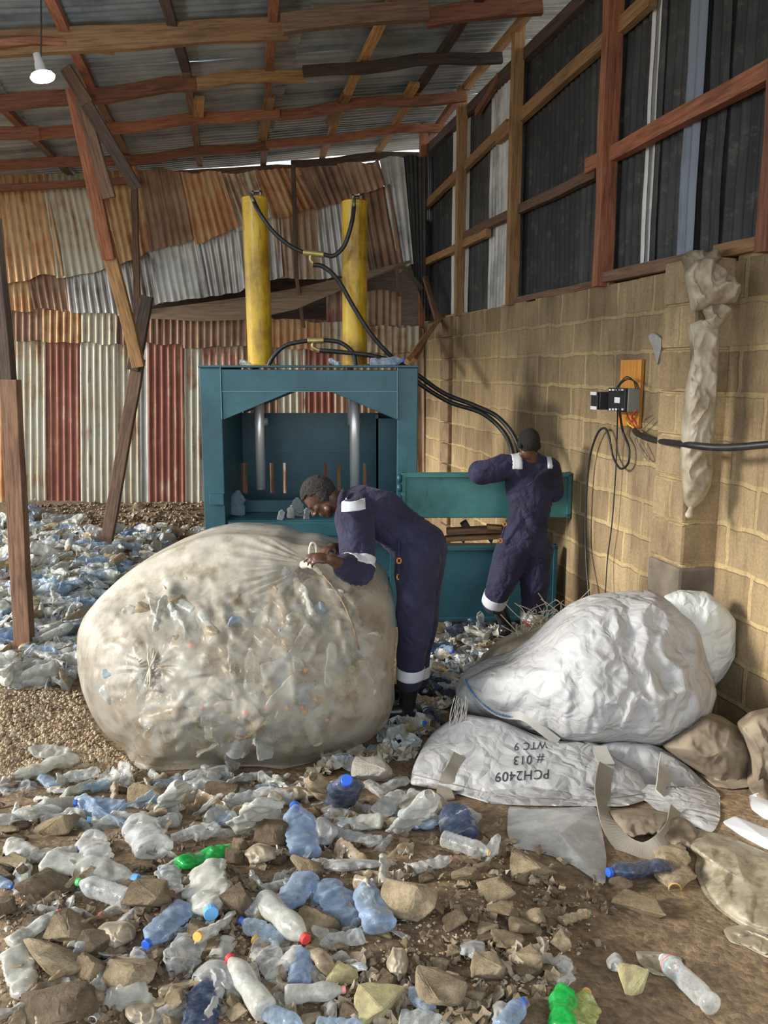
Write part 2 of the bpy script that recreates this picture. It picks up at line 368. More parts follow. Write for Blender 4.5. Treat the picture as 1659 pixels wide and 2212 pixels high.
# posts on the right wall and its rails
for x, m, z1, ww in ((914, 'wood_red', 5.0, .09), (994, 'wood_tan', 4.95, .10), (1106, 'wood_tan', 4.98, .10), (1298, 'wood_red', 5.1, .12), (1652, 'wood_red', 5.1, .12)):
    s = ws(x); trim(WL(s, 2.62 if x > 950 else 2.2, .02), WL(s, z1, .02), ww, .08, m, up=WD)
def rail(x0, y0, x1, y1, w, h, m, n=-.03): trim(W(x0, y0, n), W(x1, y1, n), w, h, m)
rail(918, 447, 1100, 268, .06, .09, 'wood_tan'); rail(1075, 300, 1412, -8, .06, .10, 'wood_tan')
rail(918, 568, 1055, 503, .06, .08, 'wood_tan', -.02); rail(1008, 508, 1292, 372, .06, .08, 'wood_brown'); rail(1272, 362, 1700, 133, .07, .10, 'wood_red', -.01)
rail(1030, 245, 1080, 165, .05, .07, 'wood_red'); 
rail(1310, 600, 1520, 556, .09, .07, 'wood_brown', 0); rail(1555, 548, 1700, 515, .09, .07, 'wood_tan', 0)
rail(1110, 650, 1300, 612, .06, .05, 'wood_brown', -.02)
trim(W(918, 600, .1), W(945, 690, .1), .06, .05, 'wood_brown')
# wall plate along the top of the right wall
trim(WL(5.0, 4.71, -.05), WL(-5.5, 4.74, -.05), .07, .10, 'wood_dark')
# ---------------------------------------------------------------- roof
UX = Vector((.9771, .2130, .13)).normalized(); RY = WD.copy()
R0 = WL(0, 5.0, 0)          # on the wall's top line
def RF(u, s, dn=0.0):       # u: metres from the wall line along the slope (negative to the left), s along the wall
    return R0 + UX * u + RY * s + Vector((0, 0, dn))
ceil = empty('ceiling', RF(-2, 0), kind='structure')
rn = UX.cross(RY).normalized()
k = 0; s = 5.85
while s > -6.6:
    for j, (u0, u1) in enumerate(((-7.4, -4.4), (-4.5, -1.9), (-2.0, .75))):
        o = sheet('roof_sheet', RF(u1, s, .03 * (k % 2) * .3 + .012 * j), RF(u1, s - .84, .012 * j), RF(u0, s - .84, .012 * j), RF(u0, s, .012 * j), MT['s_roof'], None, pitch=.105, amp=.012, dent=.015, rows=8, seed=k * 3 + j + 40, nrm=rn)
        o.parent = ceil; o.matrix_parent_inverse = Matrix.Translation(-ceil.location)
    s -= .80; k += 1
# rafters across the picture (hung below the purlins), purlins in depth
def rp(x, y, dn):     # point on the plane parallel to the roof, dn below it
    r = ray(x, y); p0 = R0 + Vector((0, 0, dn)); t = (p0 - EYE).dot(rn) / r.dot(rn); return EYE + r * t
def rafter(pts, w, h, m, dn=-.16):
    for i in range(len(pts) - 1):
        (x0, y0), (x1, y1) = pts[i], pts[i + 1]; trim(rp(x0, y0, dn), rp(x1, y1, dn), w, h, m[i % len(m)] if isinstance(m, list) else m, jit=.03, bow=.02)
rafter([(-60, 100), (620, 70)], .07, .16, 'wood_tan'); rafter([(608, 52), (925, 28)], .08, .13, 'wood_brown', -.19); rafter([(920, 42), (1170, 12)], .07, .13, 'wood_red')
rafter([(-40, 232), (430, 186)], .07, .12, 'wood_red'); rafter([(425, 180), (660, 168)], .06, .10, 'wood_tan'); rafter([(655, 160), (1085, 122)], .06, .09, 'wood_dark')
rafter([(-40, 290), (85, 282)], .06, .11, 'wood_red', -.19); rafter([(60, 296), (605, 247)], .06, .10, 'wood_red'); rafter([(600, 250), (1006, 208)], .06, .10, 'wood_red')
rafter([(-40, 360), (290, 345), (580, 318)], .06, .10, 'wood_red'); rafter([(575, 318), (960, 274)], .06, .09, 'wood_red')
trim(P(-60, 410, 10.3), P(305, 389, 10.3), .07, .10, 'wood_red', up=(0, 1, 0)); rafter([(295, 388), (640, 365)], .07, .10, 'wood_brown'); rafter([(630, 362), (905, 335)], .07, .10, 'wood_dark')
rafter([(-20, 98), (245, 108)], .06, .05, 'wood_red', -.2)
for pts, m in (([(345, -40), (402, 150), (432, 355)], ['wood_dark', 'wood_brown']), ([(592, -30), (580, 185), (568, 355)], ['wood_red', 'wood_brown']),
               ([(862, -30), (745, 210), (695, 340)], ['wood_tan', 'wood_tan']), ([(1045, -20), (900, 195), (815, 330)], ['wood_dark', 'wood_tan']),
               ([(1160, 5), (1010, 185), (912, 318)], ['wood_tan', 'wood_red']), ([(-10, 215), (75, 300), (170, 392)], ['wood_red', 'wood_brown']), ([(100, -20), (200, 190), (300, 378)], ['wood_red', 'wood_brown'])):
    for i in range(len(pts) - 1): trim(rp(*pts[i], -.07), rp(*pts[i + 1], -.07), .075, .06, m[i])
# splices nailed beside the purlins
for (x0, y0, x1, y1) in ((430, 212, 428, 250), (583, 210, 566, 300), (750, 205, 712, 265), (897, 182, 870, 225)): trim(rp(x0, y0, -.10), rp(x1, y1, -.10), .10, .05, 'wood_tan')
# ---------------------------------------------------------------- back wall of patched sheets
wb = empty('wall_back', P(450, 900, YB), kind='structure')
def bsheet(q, m, Y=YB, seed=0, **k):
    o = sheet('corrugated_sheet', *[P(x, y, Y) for x, y in q], MT[m], None, seed=seed, nrm=Vector((0, -1, 0)), torn=.05, **k)
    o.parent = wb; o.matrix_parent_inverse = Matrix.Translation(-wb.location)
low = [(-60, 25, 's_rust'), (20, 98, 's_cream'), (92, 182, 's_red'), (172, 255, 's_cream'), (250, 305, 's_cream'), (300, 325, 's_galv'), (318, 402, 's_red'), (396, 440, 's_cream'),
       (436, 530, 's_red'), (522, 600, 's_brown'), (596, 660, 's_cream'), (650, 730, 's_red'), (722, 800, 's_brown'), (796, 915, 's_brown')]
for i, (a, b_, m) in enumerate(low):
    yt = 664 + i * 2.9 + rr.uniform(-6, 6); yb = (1072 if a < 160 else 1085) + rr.uniform(-6, 6)
    bsheet([(a, yt), (b_, yt + 2), (b_ + 3, yb + 45), (a + 3, yb + 45)], m, YB + .01 * (i % 3), seed=i + 1, amp=.013)
for i, (a, b_) in enumerate(((18, 100), (92, 180), (176, 252), (250, 402), (396, 560), (556, 700), (695, 905))):   # short lapped strips along the head of the low sheets
    bsheet([(a, 662 + a * .05), (b_, 662 + b_ * .05), (b_, 735 + b_ * .03), (a, 735 + a * .03)], ['s_brown', 's_rust', 's_cream', 's_brown'][i % 4], YB - .03 + .004 * (i % 2), seed=60 + i, amp=.013)
T = [[(0, 412), (102, 405), (137, 590), (20, 612)], [(98, 405), (202, 402), (247, 580), (122, 600)], [(198, 400), (302, 390), (327, 543), (242, 577)], [(296, 390), (402, 377), (427, 512), (326, 546)],
     [(396, 380), (482, 374), (517, 490), (422, 526)], [(474, 376), (562, 372), (592, 466), (512, 500)], [(555, 374), (652, 364), (692, 445), (588, 470)], [(642, 366), (742, 358), (762, 430), (682, 452)], [(734, 360), (822, 348), (834, 400), (756, 431)], [(-60, 418), (5, 412), (25, 612), (-50, 620)]]
for i, q in enumerate(T): q = [(q[0][0] - 5, q[0][1] - (30 if i in (0, 1, 2, 3, 9) else 4)), (q[1][0] - 5, q[1][1] - (30 if i in (0, 1, 2, 9) else 4)), q[2], q[3]]; bsheet(q, ['s_rust', 's_cream', 's_rust', 's_brown', 's_rust', 's_cream', 's_rust', 's_brown', 's_brown', 's_rust'][i], YB - .14 + .012 * (i % 2), seed=80 + i, rows=12, dent=.03)
Mm = [[(-60, 600), (70, 590), (78, 672), (-60, 668)], [(58, 585), (146, 578), (158, 670), (73, 668)], [(140, 580), (240, 566), (262, 680), (150, 672)], [(235, 566), (332, 542), (352, 655), (255, 682)], [(320, 540), (427, 512), (452, 642), (343, 658)],
      [(415, 515), (522, 482), (532, 622), (443, 646)], [(510, 485), (602, 462), (612, 598), (525, 622)], [(590, 465), (692, 442), (702, 602), (600, 602)], [(680, 446), (772, 426), (802, 592), (695, 602)], [(762, 425), (842, 396), (872, 580), (795, 592)]]
for i, q in enumerate(Mm): bsheet(q, ['s_rust', 's_brown', 's_galv', 's_galv', 's_light', 's_galv', 's_galv', 's_brown', 's_galv', 's_brown'][i], YB - .05 + .01 * (i % 2), seed=100 + i, rows=12, dent=.03, amp=.015)
bsheet([(820, 345), (872, 340), (893, 570), (862, 590)], 's_light', YB - .02, seed=120); bsheet([(868, 338), (922, 334), (922, 690), (888, 575)], 's_black', YB + .02, seed=121)
bsheet([(705, 605), (742, 605), (742, 702), (705, 702)], 's_red', YB + .08, seed=122); bsheet([(792, 628), (866, 628), (866, 708), (792, 708)], 's_brown', YB + .08, seed=123)
bsheet([(560, 700), (720, 690), (720, 720), (560, 720)], 's_brown', YB + .1, seed=124)
bsheet([(-420, 405), (-50, 400), (-50, 690), (-420, 690)], 's_rust', YB, seed=130); bsheet([(-420, 670), (-50, 664), (-50, 1115), (-420, 1115)], 's_cream', YB + .02, seed=131)
# sagging awning board below the middle course
b = MB(); up_ = [(325, 668), (430, 655), (540, 640), (640, 622), (740, 600), (886, 562)]; dn_ = [(325, 688), (430, 694), (540, 690), (640, 668), (740, 625), (886, 568)]
b.prism([P(x, y, 10.45) for x, y in up_] + [P(x, y, 10.35) for x, y in reversed(dn_)], (0, 0, 0), (0, .02, 0))
MT['awn'] = mat('weathered_board', (.18, .12, .075), (.30, .215, .14), 3, .85, stretch=(1, 1, 12), bump=.4)
o = b.build('awning_board', MT['awn']); o.parent = wb; o.matrix_parent_inverse = Matrix.Translation(-wb.location)
# added dark backing behind the sheets, so the shaded gap reads black
b = MB(); b.bb((-6, 12.3, -.1), (3.2, 12.36, 3.9)); b.bb((-6, 10.95, 3.86), (3.2, 12.36, 3.9)); tag(b.build('dark_backing', MT['wood_dark']), kind='structure')
for (x0, y0, x1, y1, m, w_) in ((633, 355, 641, 605, 'wood_dark', .05), (641, 600, 656, 708, 'wood_brown', .045), (290, 400, 297, 680, 'wood_brown', .075), (858, 575, 862, 640, 'wood_brown', .05), (870, 575, 912, 625, 'wood_dark', .05)):
    trim(P(x0, y0, 10.38), P(x1, y1, 10.38), w_, .05, m, up=(0, 1, 0))
trim(P(952, 685, 10.1), P(876, 785, 8.2), .05, .09, 'wood_tan', up=(0, 1, 0)); trim(P(925, 722, 10.2), P(893, 780, 9.0), .05, .07, 'wood_tan', up=(0, 1, 0)); 
# ================================================================ the baling press
def paint(name, a, b_, c, rough=.42, dk=(.60, .72)):
    m, nt, b = nodes_of(name)
    n1 = noise_of(nt, 2.5, (1, 1, 1), 'Object', 6, .65); n2 = noise_of(nt, 5, (7, 7, .8), 'Object', 6, .7)
    col = ramp(nt, [(.35, a), (.52, b_), (.7, c)], n1); k = ramp(nt, [(dk[0], (0, 0, 0)), (dk[1], (1, 1, 1))], n2)
    col = mixc(nt, mixc(nt, .6, (0, 0, 0), k), col, (.03, .03, .03)); nt.links.new(col, b.inputs['Base Color'])
    b.inputs['Roughness'].default_value = rough; bump_of(nt, n1, .1, .004, b); return m
MT['teal'] = paint('teal_paint', (.018, .072, .098), (.022, .098, .13), (.035, .13, .16))
MT['teal_d'] = paint('worn_green_teal_paint', (.03, .12, .12), (.045, .19, .185), (.07, .25, .23))
MT['yellow'] = paint('yellow_cylinder_paint', (.30, .17, .015), (.62, .39, .018), (.70, .48, .04), .38, (.53, .68))
MT['chrome'] = mat('chrome', (.88, .88, .88), None, rough=.33, metal=.55, bump=0)
MT['rubber'] = mat('black_rubber', (.012, .012, .013), (.03, .03, .03), 20, .45, bump=.1)
MT['steel'] = mat('worn_steel', (.14, .12, .09), (.28, .25, .19), 20, .5, metal=.6)
MT['brass'] = mat('brass_fitting', (.42, .33, .12), (.55, .45, .2), 20, .4, metal=.6)
YF = G(900, 1350).y - .02; YK = YF + .95
def fx(x, y=950, D=None): return P(x, y, D or YF).x
def fz(y, x=660, D=None): return P(x, y, D or YF).z
press = empty('baling_press', (fx(665, 1340), YF + .45, gz(fx(665), YF + .3)), 'tall teal steel baling press with two yellow hydraulic cylinders on top', 'baling press')
def pp(mb, name, m, parent=press, **k):
    o = mb.build(name, MT[m] if isinstance(m, str) else m, None, **k); o.parent = parent
    o.matrix_parent_inverse = Matrix.Translation(-(parent.location if parent.type == 'EMPTY' else Vector((0, 0, 0)))); return o
xL, xR = fx(430, 800), fx(903, 800); xl, xr = fx(480, 900), fx(858, 900); zt = fz(794); zb = -.05
b = MB(); b.bb((xL, YF, zb), (xl, YK, zt)); pp(b, 'side_column', 'teal', bevel=.006)
b = MB(); b.bb((xr, YF, zb), (xR, YK, zt)); pp(b, 'side_column', 'teal', bevel=.006)
arch = [(480, 798), (858, 800), (858, 907), (712, 845), (632, 845), (481, 907)]
b = MB(); b.prism([Vector((fx(x, 850), YF - .012, fz(y))) for x, y in arch], (0, 0, 0), (0, .04, 0)); pp(b, 'arched_front_plate', 'teal', bevel=.004)
b = MB(); b.prism([Vector((fx(x, 850), YK - .03, fz(y))) for x, y in arch[:4] + arch[4:]], (0, 0, 0), (0, .03, 0)); pp(b, 'arched_rear_plate', 'teal')
b = MB(); b.bb((xL - .005, YF - .015, zt), (xR + .005, YK + .01, zt + .018)); pp(b, 'top_plate', 'teal', bevel=.004)
# weld seams
b = MB(); b.bb((xl - .003, YF - .018, fz(905)), (xl + .003, YF - .01, zt)); b.bb((xr - .003, YF - .018, fz(905)), (xr + .003, YF - .01, zt)); b.bb((xl, YF - .0155, fz(846)), (xr, YF - .012, fz(845))); 
MT['seam'] = mat('pale_weld_seam', (.10, .24, .27), (.16, .32, .34), 30, .5); pp(b, 'weld_seam', 'seam')
# rear plate with slots
b = MB(); DK = YK - .06
zA, zB_, zC, zD = fz(892, D=DK), fz(1000, D=DK), fz(1066, D=DK), fz(1125, D=DK)
b.bb((xl, DK, zB_), (xr, DK + .02, zA)); b.bb((xl, DK, 0), (xr, DK + .02, zC))
sl = [(500, 507), (526, 534), (583, 591), (611, 618), (701, 707), (729, 735), (785, 791), (812, 816)]
xs = [xl] + [v for a, c in sl for v in (fx(a, 1030, DK), fx(c, 1030, DK))] + [xr]
for i in range(0, len(xs), 2): b.bb((xs[i], DK, zC), (xs[i + 1], DK + .02, zB_))
b.bb((xl, DK - .015, fz(984, D=DK)), (xr, DK, fz(978, D=DK)))
pp(b, 'slotted_rear_plate', 'teal')
b = MB(); b.bb((xr - .17, DK - .28, .3), (xr, DK - .25, fz(900, D=DK))); b.bb((xr - .175, DK - .28, .3), (xr - .15, DK, fz(892, D=DK))); pp(b, 'guide_rail', 'teal')
# bed, sill, lower body
zs = fz(1126)
b = MB(); b.bb((xl, YF + .05, zs - .06), (xr, YK - .05, zs)); pp(b, 'press_bed', 'teal', bevel=.004)
b = MB(); b.bb((xl + .02, YF + .42, zs), (xr - .02, YF + .52, zs + .10)); pp(b, 'bed_step', 'teal', bevel=.004)
b = MB(); b.bb((fx(495, 1140), YF - .03, fz(1156)), (xr + .02, YF + .06, fz(1127))); pp(b, 'front_sill', 'teal', bevel=.004)
b = MB(); b.bb((xl - .04, YF + .04, -.05), (xr, YF + .08, fz(1156))); 
for x0, x1 in ((466, 492), (610, 632), (722, 745), (842, 858)): b.bb((fx(x0, 1250), YF - .02, -.05), (fx(x1, 1250), YF + .05, fz(1156)))
b.bb((xl - .03, YF - .023, fz(1168)), (xr, YF + .05, fz(1154))); b.bb((xl, YF - .017, fz(1246)), (xr, YF + .05, fz(1236)))
pp(b, 'lower_front_panel', 'teal', bevel=.003)
b = MB(); b.bb((fx(455, 1075), YF - .05, fz(1089)), (fx(486, 1075), YF, fz(1066))); pp(b, 'latch_block', 'teal', bevel=.004)
# cylinders and rods
YC = YF + .48
for x0, x1, yt in ((550, 563, 426), (766, 766, 434)):
    bot = P(x1, 792, YC); topp = P(x0, yt, YC); bot.z = zt; r = .101
    b = MB(); d = topp - bot; n = 14
    pr = [(r, 0), (r, .02)] + [(r, d.length * i / n) for i in range(1, n)] + [(r, d.length - .03), (r * 1.02, d.length - .028), (r * 1.02, d.length - .008), (r * .9, d.length), (0.001, d.length)]
    M = Matrix.Translation(bot) @ d.to_track_quat('Z', 'Y').to_matrix().to_4x4(); b.lathe(pr, 40, M)
    cy = pp(b, 'hydraulic_cylinder', 'yellow', sm=True)
    m_ = cy.modifiers.new('es', 'EDGE_SPLIT'); m_.split_angle = .6
    b = MB(); t = topp
    for sx in (-.03, .03): b.bb((t.x + .02 + sx - .007, t.y - .03, t.z), (t.x + .02 + sx + .007, t.y + .03, t.z + .045))
    b.bb((t.x - .017, t.y - .03, t.z + .035), (t.x + .057, t.y + .03, t.z + .045))
    lug = b.build('lifting_lug', MT['steel'], cy)
    b = MB(); b.lathe([(.155, 0), (.155, .025), (.12, .03)], 28, Matrix.Translation(bot)); b.build('cylinder_flange', MT['yellow'], cy)
for x, y1, r in ((564, 1057, .040), (767, 1057, .043)):
    b = MB(); a = P(x, 860, YC); c = P(x, y1, YC); b.lathe([(r, 0), (r, fz(800) - c.z)], 32, Matrix.Translation((c.x, YC, c.z))); pp(b, 'chrome_ram', 'chrome', sm=True)
    b = MB(); b.lathe([(r + .012, 0), (r + .012, .06)], 28, Matrix.Translation((c.x - .0, YC + .13, fz(930)))); b.lathe([(.025, 0), (.025, .5)], 20, Matrix.Translation((c.x - .04, YC + .13, fz(930)))); pp(b, 'guide_rod', 'chrome', sm=True)
# doors (swung open to the right) and hinges
def door(name, x0, x1, y0, y1, ya, yb, m, th=.07):
    a = P(x0, y0, ya); c = P(x1, y0 + 8, yb); z1 = P(x0, y0, ya).z; z0 = P(x0, y1, ya).z
    d = (Vector((c.x, c.y, 0)) - Vector((a.x, a.y, 0))); L = d.length; d.normalize(); nn = Vector((-d.y, d.x, 0))
    M = Matrix((d, nn, Vector((0, 0, 1)))).transposed()
    b = MB(); ctr = Vector((a.x, a.y, (z0 + z1) / 2)) + d * L / 2 + nn * th / 2
    b.box(ctr, (L, th * .5, z1 - z0), M)
    for zz in (z0 + .02, z1 - .02): b.box(Vector((ctr.x, ctr.y, zz)), (L, th, .03), M)
    for t in (.015, L - .015): b.box(Vector((a.x, a.y, ctr.z)) + d * t + nn * th / 2, (.03, th, z1 - z0), M)
    return pp(b, name, m, bevel=.003)
door('upper_door', 868, 1236, 1022, 1120, YF - .06, 6.42, 'teal_d')
door('lower_door', 866, 1205, 1182, 1346, YF - .06, 6.47, 'teal')
for y0, y1 in ((1026, 1042), (1046, 1062), (1070, 1086), (1190, 1215), (1300, 1325)):
    b = MB(); p = P(863, y1, YF - .06); b.lathe([(.02, 0), (.02, P(863, y0, YF - .06).z - p.z)], 14, Matrix.Translation(p)); pp(b, 'hinge', 'teal', sm=True)
# hoses
def hose(name, pts, r, m='rubber', parent=None, n=8, seg=10):
    b = MB(); b.tube(cat_path(pts, seg), r, n); o = b.build(name, MT[m], None, sm=True)
    if parent is not None: o.parent = parent; o.matrix_parent_inverse = Matrix.Translation(-parent.location)
    return o
YH = YF + .30
h = lambda x, y, d=0: P(x, y, YH + d)
hose('hydraulic_hose', [h(545, 428, .06), h(562, 462), h(590, 500), (h(625, 530)), h(655, 545)], .017, parent=press)
hose('hydraulic_hose', [h(700, 550), h(722, 552), h(745, 528), h(760, 480), h(765, 442, .05)], .017, parent=press)
hose('hydraulic_hose', [h(676, 572), h(700, 577), h(730, 605), h(765, 665), h(800, 720), h(840, 765, .02), h(872, 790, .1), h(905, 812, .1), h(960, 850, .05), h(1030, 878, -.05), h(1080, 905, -.15), h(1118, 960, -.3), h(1124, 1045, -.45)], .018, parent=press)
hose('hydraulic_hose', [h(578, 794), h(592, 768), h(620, 745), h(665, 736)], .017, parent=press)
hose('hydraulic_hose', [h(700, 735), h(735, 740), h(762, 762), h(769, 794)], .017, parent=press)
hose('hydraulic_hose', [h(690, 757), h(730, 760), h(800, 768), h(855, 785, .05), h(905, 828, .1), h(970, 868, .05), h(1040, 892, -.05), h(1085, 930, -.2), h(1106, 975, -.35), h(1112, 1045, -.45)], .018, parent=press)
for pts in ([(655, 545), (700, 550)], [(665, 736), (700, 735)]): hose('pipe_tee', [h(*pts[0]), h(*pts[1])], .024, 'brass', press)
hose('elbow_fitting', [h(671, 550), h(671, 562), h(680, 572)], .013, 'brass', press); hose('elbow_fitting', [h(676, 738), h(676, 750), h(690, 757)], .013, 'brass', press)
hose('elbow_fitting', [h(541, 420, .15), h(543, 424, .02), h(548, 436)], .014, 'steel', press); hose('elbow_fitting', [h(766, 430, .15), h(765, 432, .02), h(765, 446)], .014, 'steel', press)
# ================================================================ posts left of the press
def post(name, segs, w, hh, label, cat, group=None):
    a = Vector(segs[0][0]); e = empty(name, a, label, cat, group)
    for (p, q, m, nm) in segs: beam(nm, p, q, w, hh, MT[m], e, up=(0, 1, 0), jit=.008)
    return e
g1 = G(54, 1432, -.05); Dp = g1.y
post('wooden_post', [((g1.x, g1.y, gz(g1.x, g1.y) - .08), P(22, 820, Dp), 'wood_brown', 'lower_length'), (P(15, 835, Dp + .02), P(-22, 470, Dp + .02), 'wood_dark', 'upper_length')], .115, .09, 'dark brown square post at the left edge, nearest the camera', 'post')
g2 = G(226, 1194, -.04); Dq = g2.y
post('timber_prop', [((g2.x, g2.y, gz(g2.x, g2.y) - .06), P(300, 775, Dq - .1), 'wood_brown', 'lower_length'), (P(288, 800, Dq - .14), P(319, 640, Dq - .14), 'wood_dark', 'splice_piece'),
                     (P(300, 792, Dq - .22), P(226, 500, Dq - .5), 'wood_tan', 'upper_length'), (P(236, 560, Dq - .5), P(158, 190, Dq - .9), 'wood_red', 'head_length')], .115, .07, 'tall crooked timber prop spliced from several lengths, standing in the bottle heap', 'post')
Dt = Dq - 1.0
post('roof_brace', [(P(186, 222, Dt), P(296, 408, Dt + .2), 'wood_dark', 'black_board'), (P(142, 148, Dt), P(190, 225, Dt), 'wood_brown', 'short_board'), (P(176, 215, Dt + .05), P(238, 428, Dt + .1), 'wood_brown', 'side_board')], .10, .05, 'slanting blackened brace boards nailed from the crooked prop up to the roof', 'brace')
# ================================================================ hanging lamp
Db = 5.0
lamp = empty('hanging_light_bulb', P(92, 165, Db), 'bright white bulb hanging on a cord near the left roof beams', 'lamp')
def lp(mb, name, m, **k):
    o = mb.build(name, m, None, **k); o.parent = lamp; o.matrix_parent_inverse = Matrix.Translation(-lamp.location); return o
topc = rp(88, 8, -.1); b = MB(); b.tube(cat_path([P(88, 128, Db), P(89, 70, Db), P(88, -60, Db)], 6), .0045, 6); lp(b, 'cord', MT['rubber'])
c = P(92, 165, Db)
MT['whiteplastic'] = mat('white_plastic', (.75, .76, .78), None, rough=.4, bump=0)
b = MB(); b.lathe([(.008, .125), (.02, .12), (.022, .075), (.026, .07), (.03, .03), (.058, .012)], 20, Matrix.Translation(c) @ Matrix.Rotation(math.radians(-12), 4, 'Y') ); lp(b, 'lamp_holder', MT['whiteplastic'], sm=True)
m, nt, bb_ = nodes_of('lit_bulb'); bb_.inputs['Emission Color'].default_value = (.72, .88, 1, 1); bb_.inputs['Emission Strength'].default_value = 22; MT['bulb'] = m
b = MB(); b.lathe([(.058, .012), (.068, -.002), (.06, -.016), (.03, -.026), (.001, -.028)], 24, Matrix.Translation(c) @ Matrix.Rotation(math.radians(-12), 4, 'Y')); lp(b, 'bulb', MT['bulb'], sm=True)
pl = bpy.data.lights.new('bulb_light', 'POINT'); pl.energy = 22; pl.color = (.75, .88, 1); pl.shadow_soft_size = .07
po = bpy.data.objects.new('bulb_light', pl); po.location = c + Vector((0, 0, -.12)); COL.objects.link(po)
# ================================================================ electrics on the block wall
def wbox(mb, x0, y0, x1, y1, n0, n1):
    """box on the wall: the corners are read on the wall plane"""
    s0, s1 = ws(x0, (y0 + y1) / 2), ws(x1, (y0 + y1) / 2); zm = W((x0 + x1) / 2, y0).z; zn = W((x0 + x1) / 2, y1).z
    M = Matrix((WD, WN, Vector((0, 0, 1)))).transposed()
    mb.box(W0 + WD * (s0 + s1) / 2 + WN * (n0 + n1) / 2 + Vector((0, 0, (zm + zn) / 2)), (abs(s0 - s1), abs(n1 - n0), abs(zm - zn)), M); return mb
sw = empty('motor_starter', W(1360, 860), 'motor starter of grey and black switch boxes on an orange wooden board', 'switch')
def sp(mb, name, m, **k):
    o = mb.build(name, m, None, **k); o.parent = sw; o.matrix_parent_inverse = Matrix.Translation(-sw.location); return o
MT['pine'] = mat('orange_varnished_pine', (.50, .20, .035), (.68, .32, .07), 5, .4, stretch=(14, 14, 1), bump=.15)
MT['greyp'] = mat('grey_plastic_case', (.22, .23, .22), (.27, .28, .26), 3, .5, bump=0); MT['blackp'] = mat('black_plastic_case', (.02, .022, .025), None, rough=.4, bump=0)
MT['redp'] = mat('red_insulation', (.55, .04, .03), None, rough=.4, bump=0); MT['yelp'] = mat('yellow_insulation', (.7, .5, .05), None, rough=.4, bump=0); MT['greyw'] = mat('grey_insulation', (.25, .2, .17), None, rough=.5, bump=0)
b = MB(); wbox(b, 1346, 777, 1391, 922, .005, .03); sp(b, 'mounting_board', MT['pine'], bevel=.003)
b = MB(); wbox(b, 1352, 838, 1392, 888, .03, .115); gc = sp(b, 'grey_case', MT['greyp'], bevel=.004)
b = MB(); wbox(b, 1353, 838, 1391, 888, .115, .135); 
fc = sp(b, 'contactor_face', MT['blackp'], bevel=.003)
b = MB()
for i in range(5):
    for (ya, yb) in ((840, 844), (882, 886)): wbox(b, 1356 + i * 7, ya, 1360 + i * 7, yb, .135, .138)
wbox(b, 1368, 858, 1380, 870, .135, .137); sp(b, 'terminal_screws', MT['whiteplastic'])
b = MB(); wbox(b, 1338, 846, 1352, 884, .07, .19); wbox(b, 1336, 852, 1350, 878, .19, .205); sp(b, 'overload_relay', MT['blackp'], bevel=.003)
for y0, y1 in ((846, 853), (877, 884)):
    b = MB(); wbox(b, 1337, y0, 1350, y1, .205, .212); sp(b, 'terminal_block', MT['whiteplastic'])
def wire(name, pts, r, m, parent=sw): return hose(name, [W(x, y, n) for x, y, n in pts], r, m, parent, 6, 8)
for k in range(3): wire('jumper_wire', [(1330 + k * 3, 848, .17), (1333 + k * 4, 830 - k * 3 + 6, .15), (1352 + k * 2, 814 + k * 3, .10), (1368 + k * 3, 822 + k * 2, .10), (1373 + k * 4, 840, .11)], .0035, 'rubber')
wire('red_wire', [(1352, 884, .12), (1358, 905, .08), (1368, 918, .06), (1372, 928, .06)], .006, 'redp'); wire('red_wire', [(1375, 886, .12), (1365, 900, .09), (1375, 915, .06)], .006, 'redp')
wire('yellow_wire', [(1352, 900, .08), (1357, 915, .06), (1370, 925, .06)], .006, 'yelp')
for pts in ([(1372, 932, .06), (1378, 958, .04), (1395, 990, .04), (1402, 988, .04), (1386, 955, .04)], [(1374, 932, .05), (1390, 925, .04), (1410, 905, .04), (1416, 901, .03)], [(1378, 930, .05), (1371, 955, .04), (1382, 975, .04), (1392, 988, .04)]): wire('loose_wire', pts, .004, 'greyw')
cab = tag(hose('power_cable', [W(1371, 930, .06), W(1380, 938, .09), W(1410, 950, .15), P(1480, 960, 4.42), P(1560, 967, 4.2), P(1660, 960, 4.0), P(1800, 945, 3.8)], .019), 'thick black power cable running from the orange board to the right edge', 'cable')
def floorcable(pts, r, label): return tag(hose('electric_cable', [W(x, y, n) for x, y, n in pts], r, n=6), label, 'cable')
floorcable([(1338, 884, .17), (1345, 930, .05), (1358, 965, .05), (1357, 1000, .05), (1340, 1012, .06), (1324, 985, .05), (1316, 945, .05), (1306, 925, .05), (1290, 938, .05), (1274, 990, .05), (1266, 1080, .05), (1265, 1180, .05), (1270, 1260, .08), (1278, 1330, .1)], .008, 'black cable looped beside the orange board and hanging to the floor')
floorcable([(1334, 884, .17), (1333, 940, .06), (1330, 1020, .05), (1322, 1130, .05), (1312, 1210, .05), (1306, 1310, .08)], .0045, 'thin black wire hanging straight down from the motor starter')
